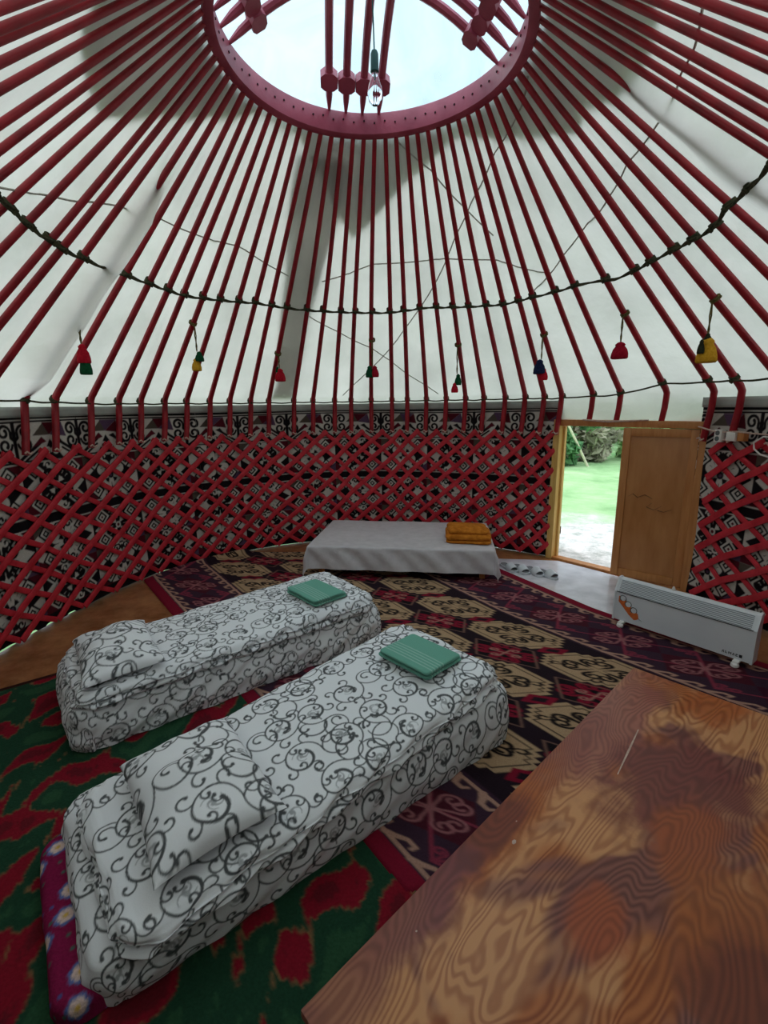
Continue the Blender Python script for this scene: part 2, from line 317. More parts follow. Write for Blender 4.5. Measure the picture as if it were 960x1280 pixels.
# ------------------------------------------------------------------ pattern drawing (dye colours in metres)
class Ras:
    def __init__(s, w, h, res, bg, wrap=False):
        s.w, s.h, s.res, s.wrap = w, h, res, wrap; s.nx, s.ny = int(round(w/res)), int(round(h/res))
        s.a = np.tile(lin(bg), (s.ny, s.nx, 1))
    def _win(s, x0, x1, y0, y1):
        i0, i1 = int(math.floor(x0/s.res)), int(math.ceil(x1/s.res))+1; j0, j1 = int(math.floor(y0/s.res)), int(math.ceil(y1/s.res))+1
        if not s.wrap: i0, j0 = max(i0, 0), max(j0, 0); i1, j1 = min(i1, s.nx), min(j1, s.ny)
        if i1 <= i0 or j1 <= j0: return None
        ii, jj = np.arange(i0, i1), np.arange(j0, j1); X, Y = np.meshgrid((ii+.5)*s.res, (jj+.5)*s.res)
        return np.ix_(jj % s.ny, ii % s.nx), X, Y
    def _mix(s, ix, al, col): s.a[ix] = s.a[ix]*(1-al[..., None]) + lin(col)*al[..., None]
    def stroke(s, pts, wid, col, al=1.0):
        pts = np.array(pts, float); k = len(pts); wid = np.broadcast_to(np.asarray(wid, float), (k,)) if np.ndim(wid) == 0 else np.interp(np.linspace(0, 1, k), np.linspace(0, 1, len(wid)), wid)
        wn = s._win(pts[:, 0].min()-wid.max(), pts[:, 0].max()+wid.max(), pts[:, 1].min()-wid.max(), pts[:, 1].max()+wid.max())
        if wn is None: return
        ix, X, Y = wn; D = np.full(X.shape, 9.)
        for q in range(k-1):
            a, b = pts[q], pts[q+1]; ab = b-a; l2 = max((ab**2).sum(), 1e-12)
            u = np.clip(((X-a[0])*ab[0] + (Y-a[1])*ab[1])/l2, 0, 1)
            D = np.minimum(D, np.hypot(X-a[0]-u*ab[0], Y-a[1]-u*ab[1]) - (wid[q]*(1-u)+wid[q+1]*u)*.5)
        s._mix(ix, np.clip(.5 - D/s.res, 0, 1)*al, col)
    def poly(s, pts, col):
        pts = np.array(pts, float); wn = s._win(pts[:, 0].min(), pts[:, 0].max(), pts[:, 1].min(), pts[:, 1].max())
        if wn is None: return
        ix, X, Y = wn; acc = np.zeros(X.shape)
        for dx in (-.25, .25):
            for dy in (-.25, .25):
                ins = np.zeros(X.shape, bool); xx, yy = X+dx*s.res, Y+dy*s.res
                for a, b in zip(pts, np.roll(pts, -1, 0)):
                    if a[1] == b[1]: continue
                    ins ^= ((a[1] > yy) != (b[1] > yy)) & (xx < (b[0]-a[0])*(yy-a[1])/(b[1]-a[1])+a[0])
                acc += ins*.25
        s._mix(ix, acc, col)
    def disc(s, c, r, col): s.stroke([c, (c[0]+1e-4, c[1])], 2*r, col)
    def sample(s, x, y):
        u, v = np.asarray(x)/s.res-.5, np.asarray(y)/s.res-.5; i, j = np.floor(u).astype(int), np.floor(v).astype(int); fu, fv = (u-i)[..., None], (v-j)[..., None]
        g = (lambda jj, ii: s.a[jj % s.ny, ii % s.nx]) if s.wrap else (lambda jj, ii: s.a[np.clip(jj, 0, s.ny-1), np.clip(ii, 0, s.nx-1)])
        return (g(j, i)*(1-fu)+g(j, i+1)*fu)*(1-fv) + (g(j+1, i)*(1-fu)+g(j+1, i+1)*fu)*fv
def spiral(c, r0, r1, a0, turns, n=22):
    t = np.linspace(0, 1, n); a = a0 + turns*2*PI*t; r = r0 + (r1-r0)*t**.85
    return np.stack([c[0]+r*np.cos(a), c[1]+r*np.sin(a)], 1)
def xf(p, c, rot=0, sc=1, mir=False):
    p = np.array(p, float)
    if mir: p = p*[1, -1]
    cr, sr = math.cos(rot), math.sin(rot); return np.stack([c[0]+sc*(p[:, 0]*cr-p[:, 1]*sr), c[1]+sc*(p[:, 0]*sr+p[:, 1]*cr)], 1)
# a unit ram's horn: stem along +x that curls back on itself
HORN = np.vstack([[[0, .03], [.2, .05], [.42, .10]], spiral((.54, .36), .27, .09, -PI*.62, 1.2, 20)])
def horns(R, c, size, col, w, rots=(0, PI/2, PI, 1.5*PI)):
    for r in rots:
        for mr in (False, True): R.stroke(xf(HORN, c, r, size, mr), [w, w*1.15, w*.8, w*1.1], col)
# printed scrolls of the bed linen
SCR = Ras(.56, .56, .002, (232, 232, 236), True)
q = random.Random(23); INK = (80, 82, 84)
def hook(c, r, a, d, w0, w1, col, blob=0):
    p = spiral(c, r, r*.38, a, d, 16); SCR.stroke(p, [w0, w0*1.3, (w0+w1)/2*1.1, w1], col)
    if blob: SCR.disc(p[-1], blob, col)
for gi in range(3):
    for gj in range(3):
        c = np.array(((gi+.5+q.uniform(-.13, .13)+.3*(gj % 2))*.18667, (gj+.5+q.uniform(-.12, .12))*.18667)); a0 = q.uniform(0, 2*PI); d = q.choice((-1, 1)); R0 = q.uniform(.078, .092)
        # pale leaf in the heart of the scroll
        for k in range(3): hook(c+np.array((q.uniform(-.016, .016), q.uniform(-.016, .016))), .026, a0+k*2.1+1, -d*.62, .003, .012, (166, 167, 170), .005)
        main = spiral(c, R0, .036, a0, d*1.12, 34); SCR.stroke(main, [.006, .0065, .010, .0135], INK); SCR.disc(main[-1], .0085, INK)
        hook(main[-1]+.018*np.array([math.cos(a0+d*7+2), math.sin(a0+d*7+2)]), .022, a0+d*7-1, -d*.6, .004, .009, INK, .007)
        # long vines that leave the scroll on both ends
        u0 = np.array([math.cos(a0), math.sin(a0)])
        for kk, (rv, tv) in enumerate(((.075, .55), (.055, .40))):
            c2 = c+(R0+rv)*u0; p = spiral(c2, rv, rv*(.55 if kk == 0 else .9), a0+PI, -d*tv if kk == 0 else d*tv, 24); SCR.stroke(p, [.006, .0065, .008, .010] if kk == 0 else [.006, .006, .005], INK)
            if kk == 0: SCR.disc(p[-1], .0075, INK)
        for fa, rr, sgn in ((.16, .030, 1), (.36, .034, 1), (.55, .026, 1), (.74, .031, 1), (.27, .020, -1), (.63, .020, -1)):
            aa = a0+d*2*PI*fa*1.12; rad = R0-(R0-.036)*fa**.85; uu = np.array([math.cos(aa), math.sin(aa)])
            hook(c+(rad+sgn*rr*.96)*uu, rr, aa+(PI if sgn > 0 else 0), -sgn*d*.74, .005, .009, INK, .0066)
# applique felt of the wall hanging, one repeat .84 m wide and 1.58 m tall
BLK, WHT, MAR, PUR, OLV = (26, 21, 24), (196, 190, 182), (84, 22, 34), (86, 64, 88), (84, 74, 66)
TW = 1.12
TEX = Ras(TW, 1.66, .0035, BLK, True)
def trow(y0, hh, ph):
    for i in range(2):
        x0 = .56*i; c = (x0+.28, y0+hh/2); odd = (i+ph) % 2
        TEX.poly([(x0, y0+hh/2), (x0+.28, y0), (x0+.56, y0+hh/2), (x0+.28, y0+hh)], WHT if odd else BLK)
        cc = BLK if odd else WHT; bb = WHT if odd else BLK
        for r in (0, PI/2, PI, 1.5*PI):
            for mr in (False, True): TEX.stroke(xf(HORN, c, r, .165, mr), [.026, .032, .022, .032], cc)
        TEX.disc(c, .03, bb); TEX.disc(c, .015, MAR if odd else PUR)
        for sx, sy, col in ((0, 0, MAR), (1, 0, PUR), (0, 1, OLV), (1, 1, MAR)):
            px, py = x0+.56*sx, y0+hh*sy; ex, ey = (1 if sx == 0 else -1), (1 if sy == 0 else -1)
            TEX.poly([(px, py), (px+ex*.30, py), (px, py+ey*hh*.53)], WHT if not odd else BLK)
            TEX.poly([(px, py), (px+ex*.15, py), (px, py+ey*hh*.26)], col)
            k = (px+ex*.115, py+ey*hh*.20)
            for h, cl in ((.075, BLK if not odd else WHT), (.054, WHT if not odd else BLK), (.032, BLK if not odd else WHT), (.014, WHT if not odd else MAR)):
                TEX.poly([(k[0]-h, k[1]), (k[0], k[1]-h), (k[0]+h, k[1]), (k[0], k[1]+h)], cl)
            k2 = (px+ex*.235, py+ey*.035); TEX.stroke(spiral(k2, .038, .013, (PI if ex > 0 else 0), ex*ey*1.0, 14), [.014, .018, .016, .02], BLK if not odd else WHT)
trow(.09, .345, 0); trow(.435, .345, 1); trow(.87, .40, 0)
for y, hh, cl in ((.825, .075, BLK), (.868, .010, WHT), (.782, .010, WHT), (.04, .10, BLK), (.09, .010, MAR)):
    TEX.poly([(0, y-hh/2), (TW, y-hh/2), (TW, y+hh/2), (0, y+hh/2)], cl)
# top border: white field, black double scrolls, dark triangles between
TEX.poly([(0, 1.27), (TW, 1.27), (TW, 1.66), (0, 1.66)], WHT)
for cx_ in (0., TW/2, TW):
    for s in (1, -1):
        TEX.stroke([(cx_, 1.56), (cx_, 1.30)], .030, BLK)
        for yy, dd in ((1.495, 1), (1.405, -1)):
            p = spiral((cx_+s*.082, yy), .056, .019, (PI if s > 0 else 0), (-dd if s > 0 else dd)*1.12, 20); TEX.stroke(p, [.020, .025, .020, .027], BLK)
        TEX.stroke([(cx_, 1.43), (cx_+s*.028, 1.455), (cx_+s*.026, 1.49)], .024, BLK)
        TEX.stroke([(cx_+s*.02, 1.285), (cx_+s*.19, 1.40)], .024, BLK); TEX.stroke([(cx_+s*.07, 1.283), (cx_+s*.18, 1.355)], .017, BLK)
for c, ca, cb in ((TW*.25, PUR, MAR), (TW*.75, MAR, PUR)):
    TEX.poly([(c-.14, 1.46), (c-.04, 1.555), (c, 1.46)], OLV); TEX.poly([(c, 1.46), (c-.05, 1.555), (c+.12, 1.555)], ca); TEX.poly([(c, 1.46), (c+.12, 1.555), (c+.15, 1.44)], cb)
    TEX.poly([(c-.10, 1.275), (c, 1.43), (c+.10, 1.275)], BLK); TEX.stroke(spiral((c-.035, 1.335), .034, .012, 0, 1.1, 16), .016, WHT); TEX.stroke(spiral((c+.035, 1.335), .034, .012, PI, -1.1, 16), .016, WHT)
    TEX.poly([(c-.16, 1.37), (c-.07, 1.45), (c-.03, 1.41)], MAR); TEX.poly([(c+.14, 1.36), (c+.08, 1.44), (c+.03, 1.42)], BLK)
for y, hh, cl in ((1.275, .014, BLK), (1.264, .010, WHT), (1.564, .014, BLK), (1.576, .008, WHT), (1.60, .040, (16, 15, 16))):
    TEX.poly([(0, y-hh/2), (TW, y-hh/2), (TW, y+hh/2), (0, y+hh/2)], cl)
# ------------------------------------------------------------------ ground, floor, walls, roof canvas
def disc_grid(phis, rs): return None
n_ = 160
ph = np.linspace(-180, 180, 181)[:-1]
def flat_ring(r0, r1, z, k):
    a = np.radians(ph)[:, None]; rr = np.linspace(0, 1, k)[None, :]
    R0 = (Rf(ph)*r0)[:, None] if r0 < 2 else r0; R1 = (Rf(ph)+r1)[:, None]
    r = R0 + (R1-R0)*rr
    return np.stack([CX+r*np.sin(a), CY+r*np.cos(a), np.full(r.shape, z)], -1)
fl = MB(); rim_ = W(ph, .03, 0.0); nP = len(ph)
fl.add(list(rim_) + [p-np.array([0, 0, .04]) for p in rim_], [tuple(range(nP)), tuple(reversed(range(nP, 2*nP)))] + [(i, (i+1) % nP, nP+(i+1) % nP, nP+i) for i in range(nP)])
tag(fl.build('floor', M['lino']), kind='structure')
# meadow that climbs gently away from the door
xs = np.concatenate([-np.geomspace(45, .6, 40), np.geomspace(.6, 60, 46)]); ys = np.concatenate([-np.geomspace(30, .6, 30), np.geomspace(.6, 70, 60)])
X, Y = np.meshgrid(xs+CX, ys+CY, indexing='ij'); d = np.hypot(X-CX, Y-CY)
Z = -.06 + .004*np.clip(d-3, 0, None) + .03*np.sin(X*1.7+1)*np.sin(Y*1.3)*np.clip(d-3.5, 0, 1.5)/1.5
tag(grid('ground', np.stack([X, Y, Z], -1), M['grass']), kind='structure')
# patterned felt hangings = the walls
def arc(p0, p1, step):
    f = np.arange(p0, p1, .02); s = np.concatenate([[0], np.cumsum(np.hypot(*np.diff(W(f, 0, 0)[:, :2], axis=0).T))])
    k = int(s[-1]/step)+2; st = np.linspace(0, s[-1], k); return np.interp(st, s, f), st
def wall(name, p0, p1, step, z0f=None):
    f, s = arc(p0, p1, step); nz = int(1.56/step)+2
    base = .012 + (0 if z0f is None else z0f(f)); v = np.linspace(0, 1, nz); ZT_ = 1.612
    z = base[:, None]*(1-v) + ZT_*v if z0f is not None else np.broadcast_to(.012*(1-v)+ZT_*v, (len(f), nz))
    S = np.broadcast_to((s + p0*.0464)[:, None], z.shape)
    wav = .005*np.sin(S*9+z*4) + .003*np.sin(S*23+2*z)
    P = W(np.broadcast_to(f[:, None], z.shape), wav-.004, z)
    zt = z + .006*np.sin(S*2.3) - .002
    tag(grid(name, P, M['textile'], colr=TEX.sample(S+.0*z, np.clip(zt, 0.0, 1.615))), kind='structure')
def lift(f):
    g = np.zeros_like(f)
    for c, w_, h in ((-93, 2.0, .020), (-88.3, 1.6, .020), (-83.8, 1.4, .018), (-79.8, .9, .015), (-37.6, .9, .03)): g = np.maximum(g, h*np.clip(1-((f-c)/w_)**4, 0, 1))
    return g
wall('wall_left', -100, -46, .006, lift); wall('wall_back', -46, 46.6, .0058); wall('wall_right', 73.6, 100, .0055, lambda f: .05*np.clip(1-((f-92.5)/2)**4, 0, 1))
wall('wall_front', 100, 260, .03)
# outer felt behind the hanging, starting above the ground
def strip(name, p0, p1, off, z0, z1, m_, kind='structure', lo=None):
    f = np.arange(p0, p1+.01, .5); v = np.linspace(0, 1, 4); b0 = z0 + (0 if lo is None else lo(f)); z = b0[:, None]*(1-v)+z1*v if np.ndim(b0) else np.broadcast_to(z0*(1-v)+z1*v, (len(f), 4))
    P = np.stack([W(np.broadcast_to(f[:, None], z.shape), off, z)], 0)[0]; Pi = W(np.broadcast_to(f[:, None], z.shape), off-.008, z)
    P2 = np.concatenate([P, Pi[:, ::-1]], 1); P2 = np.concatenate([P2, P2[:, :1]], 1)
    return tag(grid(name, P2, m_), kind=kind)
strip('wall_outer', -259, 46.6, .055, .0, 1.62, M['felt'], lo=lambda f: .012+1.0*lift(f)); strip('wall_outer', 73.6, 101, .055, .0, 1.62, M['felt'], lo=lambda f: .012+.055*np.clip(1-((f-92.5)/2)**4, 0, 1))
strip('shade_band_1', -186, 46.9, -.004, 1.60, 1.675, M['band']); strip('shade_band_2', 73.4, 175, -.004, 1.60, 1.68, M['band'])  # grey strips paint the shade of canvas doubled by the felt outside
# roof canvas
ci = np.linspace(-35, 35, 421); ci = ci[:-1]
prof_t = np.concatenate([[-1, -.7, -.4, -.2], np.linspace(0, 1.0, 90)])
II, TT = np.meshgrid(ci, prof_t, indexing='ij')
sag = -.012*(np.sin(PI*(II % 1)))**2*np.clip(TT*6, 0, 1)
wr = (.010*np.sin(II*1.3+TT*9) + .007*np.sin(II*2.9-TT*17+1) + .006*np.sin(II*.7+TT*31))*np.clip(TT*5, 0, 1)
def fold(i0, t0, i1, t1, w_, h):
    u = np.clip((TT-t0)/(t1-t0), 0, 1); ic = i0+(i1-i0)*u; return -h*np.exp(-((II-ic)/w_)**2)*np.clip(np.minimum(TT-t0, t1-TT)*7, 0, 1)
fo = fold(-15.0, -.05, -14.9, .75, .42, .115) + fold(-9.3, .0, -8.5, .5, .5, .02) + fold(11.7, .0, 12.3, .7, .5, .02) + fold(19.9, .3, 20.0, .9, .45, .06)
OFF = .036 + sag + wr*.6 + fo
Pc = roof(II, np.clip(TT, 0, 1), OFF)
low_ = TT < 0
zl = 1.735 + TT*.27; rl = np.interp(TT, [-1, -.45, -.2, 0], [.035, .030, .004, -.012])
Pl = W(phi_of(II), rl + .006*np.sin(II*3+TT*5), zl)
Pc = np.where(low_[..., None], Pl, Pc)
tag(grid('ceiling', Pc, M['canvas'], closeu=True), kind='structure')
# ------------------------------------------------------------------ outer cloths lying over the canvas (seen as shade through it)
def over(name, rows, label, cat, mat_, off=.055, thick=.006):
    """rows: list of (i, t_low, t_high) along pole number"""
    rows = np.array(rows, float); i = np.arange(rows[0, 0], rows[-1, 0]+1e-6, .2); a = np.interp(i, rows[:, 0], rows[:, 1]); b_ = np.interp(i, rows[:, 0], rows[:, 2])
    v = np.linspace(0, 1, 30); T = a[:, None]*(1-v)+b_[:, None]*v; I2 = np.broadcast_to(i[:, None], T.shape)
    P = roof(I2, T, np.full(T.shape, off)); P2 = roof(I2, T, np.full(T.shape, off+thick))
    Q = np.concatenate([P, P2[:, ::-1], P[:, :1]], 1)
    return tag(grid(name, Q, mat_), label, cat)
over('crown_flap', [(-35, .78, .99), (-25, .76, .99), (-23.2, .74, .99), (-19.5, .72, .99), (-17.2, .81, .99), (-14, .90, .99), (-10.5, .98, .99), (-9, .975, .99), (-6.7, .97, .99), (-3.7, .85, .99), (-1.5, .71, .99), (2.25, .87, .99), (6.75, .955, .99), (7.6, .955, .99), (12, .89, .99), (15.5, .81, .99), (17, .83, .99), (18.5, .79, .99), (21, .77, .99), (24, .76, .99), (35, .78, .99)],
     'grey felt flap lying over the canvas around the smoke ring', 'felt cover', M['flap'])
st = []
for t in np.linspace(.0, .93, 30):
    st.append((t, np.interp(t, [0, .09, .58, .87, .93], [-4.9, -4.75, -5.5, -6.5, -6.6]), np.interp(t, [0, .05, .4, .62, .8, .93], [-4.05, -4.0, -3.75, -3.25, -2.5, -2.2])))
st = np.array(st); v = np.linspace(0, 1, 12); I2 = st[:, 1:2]*(1-v)+st[:, 2:3]*v; T2 = np.broadcast_to(st[:, :1], I2.shape)
A_ = roof(I2, T2, np.full(T2.shape, .064)); B_ = roof(I2, T2, np.full(T2.shape, .070))
tag(grid('felt_strap', np.concatenate([A_, B_[:, ::-1], A_[:, :1]], 1), M['flap']), 'long grey felt strap lying over the canvas, running down from the smoke ring', 'felt strap')
# ------------------------------------------------------------------ roof poles
TAS = {-15: 'red and green tassel by the canvas fold', -10: 'yellow and green tassel', -5: 'bright red tassel on the grey strap', 0: 'side by side green and red tassel', 5: 'small green over red tassel', 10: 'navy and red tassel', 13: 'dark red pompom', 16: 'yellow and black tassel'}
ORD = ['', 'first', 'second', 'third', 'fourth', 'fifth', 'sixth', 'seventh', 'eighth', 'ninth', 'tenth', 'eleventh', 'twelfth', 'thirteenth']
def pole_label(i):
    if i in TAS: return f'bent red roof pole that holds the {TAS[i]}'
    if i < -15: return f'bent red roof pole, {ORD[-15-i]} beyond the red and green tassel, away from the doorway'
    if i > 16: return f'bent red roof pole, {ORD[i-16]} beyond the yellow and black tassel, past the heater side'
    k = max(j for j in TAS if j < i)
    short = {-15: 'red and green tassel', -10: 'yellow and green tassel', -5: 'bright red tassel', 0: 'paired green and red tassel', 5: 'green over red tassel', 10: 'navy and red tassel', 13: 'dark red pompom'}[k]
    return f'bent red roof pole, {ORD[i-k]} after the {short}, doorway side'
for i in sorted(PH):
    e = 0 if i not in (11, 12, 13) else .04
    pf_ = PH[i] - 1.2*abs(math.sin(math.radians(PH[i]))); foot = W(pf_, -.060, 1.335 + (.115 if i in (11, 12, 13) else 0))
    if i == 13: foot = W(PH[i]-2.6, -.05, 1.45)
    pts = [foot, W(PH[i]*.45+pf_*.55, -.064, 1.47), W(PH[i]*.8+pf_*.2, -.066, 1.60)]
    wob = rnd.uniform(-.012, .012), rnd.uniform(-.01, .01)
    for t in (0, .02, .05, .1, .2, .35, .5, .65, .8, .9, 1.0):
        p = roof(float(i), t); 
        if t == 0: p = p*.5 + .5*(.5*roof(float(i), .03)+.5*W(PH[i], -.064, 1.67))
        k = math.sin(PI*t); a = math.radians(PH[i])
        pts.append(p + np.array([math.cos(a)*wob[0]*k, -math.sin(a)*wob[0]*k, wob[1]*k]))
    end = crown_phi(i); a = math.radians(end)
    ks = float(np.interp(abs(i), [15, 18, 21, 28], [1, .9, .76, .70])); mb = MB(); mb.tube(pts, [r0*ks for r0 in [.025, .026, .026]+[.026, .026, .026, .025, .024, .023, .022, .021, .019, .018, .017]], 10)
    o = empty('roof_pole', tuple(foot), pole_label(i), 'roof pole', 'red roof poles'); mb.build('pole', M['pole'], o)
    tie = MB(); c = Vector(W(pf_, -.088, 1.345 + (.115 if i in (11, 12, 13) else 0)))
    tie.tube([c+Vector((math.cos(a)*x, -math.sin(a)*x, z)) for x, z in ((-.03, .006), (-.012, .016), (.01, -.004), (.03, .01))], [.006, .008, .008, .006], 6)
    tie.build('tie', M['lace'], o)
# ------------------------------------------------------------------ crown ring
cr = empty('crown_ring', (CX, CY, 3.60), 'round red wooden smoke ring at the top with arched crossbars', 'crown ring')
mb = MB(); N = 96
sec = [(.845, 3.605), (.862, 3.594), (.898, 3.594), (.905, 3.605), (.900, 3.735), (.890, 3.745), (.855, 3.745), (.848, 3.735)]
V = []; 
for k in range(N):
    a = 2*PI*k/N
    for r, z in sec: V.append((CX+r*math.sin(a), CY+r*math.cos(a), z+.006*math.sin(3*a)))
m_ = len(sec); F = [(k*m_+j, ((k+1) % N)*m_+j, ((k+1) % N)*m_+(j+1) % m_, k*m_+(j+1) % m_) for k in range(N) for j in range(m_)]
mb.add(V, F)
for i in range(-35, 35):
    a = math.radians(crown_phi(i)); rr = .846; p = Vector((CX+rr*math.sin(a), CY+rr*math.cos(a), 3.675+.012*(i % 2)))
    mb.lathe(p, [(.0065, -.004), (.0065, .004)], 8, (math.sin(a), math.cos(a), 0), mi=1)
mb.build('ring', [M['crown'], M['hole']], cr)
def arch(u): return 3.735 + .25*(1-u*u)
ROT = math.radians(7)
dY = Vector((-math.sin(ROT), math.cos(ROT), 0)); dX = Vector((math.cos(ROT), math.sin(ROT), 0))
for (da, pp, offs, zo) in ((dY, dX, (-.225, -.105, .015, .135), 0.0), (dX, dY, (-.12, .00, .12, .24), .13)):
    for of in offs:
        half = math.sqrt(.85**2-of*of)
        us = np.linspace(-1, 1, 25); c0 = Vector((CX, CY, 0))
        pts = [c0 + da*(u*half) + pp*of + Vector((0, 0, arch(u)+zo*(1-u*u))) for u in us]
        rad = [(.010 if abs(u) > .97 else .022 if abs(u) > .85 else .026) for u in us]
        mb = MB(); mb.tube(pts, rad, 8); bar = mb.build('crossbar', M['crown'], cr)
        for sg in (-1, 1):
            u = sg*.80; p = c0 + da*(u*half) + pp*of + Vector((0, 0, arch(u)+zo*(1-u*u)))
            tg = (da*half - Vector((0, 0, .6*u))).normalized(); nn_ = pp.cross(tg).normalized()
            hb = MB(); hx = [(-.058, -.03), (-.058, .03), (-.03, .05), (.03, .05), (.058, .03), (.058, -.03), (.03, -.05), (-.03, -.05)]
            hb.prism(hx, p - nn_*.038, pp, tg, nn_*.076); hb.build('block', M['crown'], bar, smooth=False)
# clear sheet over the ring
rr, aa = np.meshgrid(np.linspace(0.001, 1.02, 30), np.linspace(0, 2*PI, 73), indexing='ij')
Zp = 3.785 + .43*(1-(rr/1.02)**2) + .012*np.sin(aa*9)*rr**2 + .01*np.sin(aa*5+rr*14)*rr - .17*np.clip(rr-.93, 0, 1)
tag(grid('plastic_sheet', np.stack([CX+rr*np.sin(aa), CY+rr*np.cos(aa), Zp], -1), M['poly']), 'clear wrinkled plastic sheet stretched over the smoke ring', 'plastic sheet')
# bulb on its wire
bx, by = CX+.012, CY
bl = empty('light_bulb', (bx, by, 3.40), 'clear glass light bulb hanging on a wire from the crossbars', 'light bulb')
w = MB(); w.tube([(bx-.012, by, 4.03), (bx-.010, by, 3.9), (bx-.004, by, 3.75), (bx, by, 3.58)], .0045, 6); w.build('wire', M['socket'], bl)
k = MB(); k.lathe((bx, by, 0), [(.006, 3.605), (.016, 3.60), (.022, 3.585), (.023, 3.52), (.024, 3.50), (.018, 3.498)], 16); k.build('socket', M['socket'], bl)
g = MB(); g.lathe((bx, by, 0), [(.017, 3.505), (.019, 3.485), (.026, 3.46), (.037, 3.43), (.043, 3.40), (.041, 3.375), (.032, 3.352), (.016, 3.338), (.003, 3.334)], 20); g.build('glass', M['glass'], bl, sharp=False)
g = MB(); g.lathe((bx, by, 0), [(.003, 3.50), (.005, 3.475), (.002, 3.45)], 8); g.tube([(bx-.014, by, 3.42), (bx-.005, by, 3.44), (bx+.005, by, 3.44), (bx+.014, by, 3.42)], .0015, 5); g.build('filament', M['grey'], bl)
# ------------------------------------------------------------------ ropes that bind the poles
def rope(name, fi, ft, label, strands, idxs, kr):
    top = empty(name, tuple(roof(float(idxs[0]), ft(idxs[0]), -.03)), label, 'rope'); 
    ii = np.linspace(fi[0], fi[1], int((fi[1]-fi[0])*6)+1)
    mb = MB()
    for s in range(strands):
        pts = []
        for i in ii:
            fr = abs(i-round(i)); ph_ = i*PI + s*PI
            pts.append(roof(float(i), ft(i) + .0026*math.cos(ph_)*(strands-1) - .003*(math.sin(PI*fr))**2, -.032+.004*math.sin(ph_)))
        mb.tube(pts, .0075, 6)
    mb.build('strands', M['rope'], top)
    for i in idxs:
        c = roof(float(i), ft(i), 0.0); d = roof(float(i), ft(i)+.02, 0.0)-c; d = Vector(d).normalized()
        k = MB()
        for q_ in (-.011, .003, .016):
            u = d.orthogonal().normalized(); v_ = d.cross(u)
            k.tube([Vector(c)+d*(q_*.8+.006*math.sin(a))+(u*math.cos(a)+v_*math.sin(a))*.027 for a in np.linspace(0, 2*PI, 13)], .0065, 6)
        if kr > 1 or i % 3 == 0: 
            n_in = Vector(roof(float(i), ft(i), -.04)); k.tube([n_in-d*.018, n_in, n_in+d*.016], [.008, .012, .007], 7)
        k.build('knot', M['rope'], top)
def ft_mid(i): return float(np.interp(i, [-24, -20.5, -18.7, -17, -13, -11, -7, -4.5, 1, 3.5, 8, 12.5, 13.3, 15.5, 18, 19, 20.8, 24], [.50, .48, .46, .45, .45, .445, .46, .45, .443, .455, .43, .455, .445, .46, .465, .485, .50, .5]))
rope('binding_rope', (-24.5, 24.5), ft_mid, 'dark twisted rope knotted round the middle of every roof pole', 2, list(range(-24, 25)), 2)
def ft_low(i): return float(np.interp(i, [-24, -15, -13, 8, 10, 12, 13.2, 14, 16, 24], [.01, .01, .0, -.0, -.0, .012, .055, .05, .05, .05]))
rope('binding_rope', (-24.5, 24.5), ft_low, 'thin dark rope tying the bends of the roof poles just above the patterned wall', 1, list(range(-24, 25)), 1)
# thin strands under the canvas, drawn for the shadow lines of ropes outside
CORDS = [('sloping down from the canvas fold to the grey strap', [(-20.5, .49), (-19, .53), (-16.2, .59), (-14.5, .62), (-8.75, .63), (-5.25, .56)]),
         ('sloping from the grey strap down towards the low table', [(-3.75, .41), (0, .27), (3, .07), (3.6, .02)]),
         ('crossing level above the low table between the middle poles', [(-3.25, .55), (0, .62), (4.75, .62), (8.25, .58), (11, .50)]),
         ('slanting down from the foot of the ring beside the grey flap corner', [(1.75, .99), (4.75, .89), (6.75, .77), (8.4, .66)]),
         ('long slanting tie running down across the poles above the folded blanket', [(15.2, .97), (10.25, .88), (7.5, .78), (5.75, .68), (1.0, .27), (-1.5, .02)]),
         ('long slanting tie above the doorway', [(26.2, .67), (22, .70), (16.75, .68), (13.25, .61), (9.8, .44)])]
for lb, cp_ in CORDS:
    cp_ = np.array(cp_); t = np.linspace(0, len(cp_)-1, 40); i = np.interp(t, range(len(cp_)), cp_[:, 0]); tt = np.interp(t, range(len(cp_)), cp_[:, 1])
    mb = MB(); mb.tube([roof(float(a), float(b_), .020) for a, b_ in zip(i, tt)], .0055, 5)
    tag(mb.build('shadow_cord', M['cord']), ('thin grey cord ' + lb)[:95], 'cord')
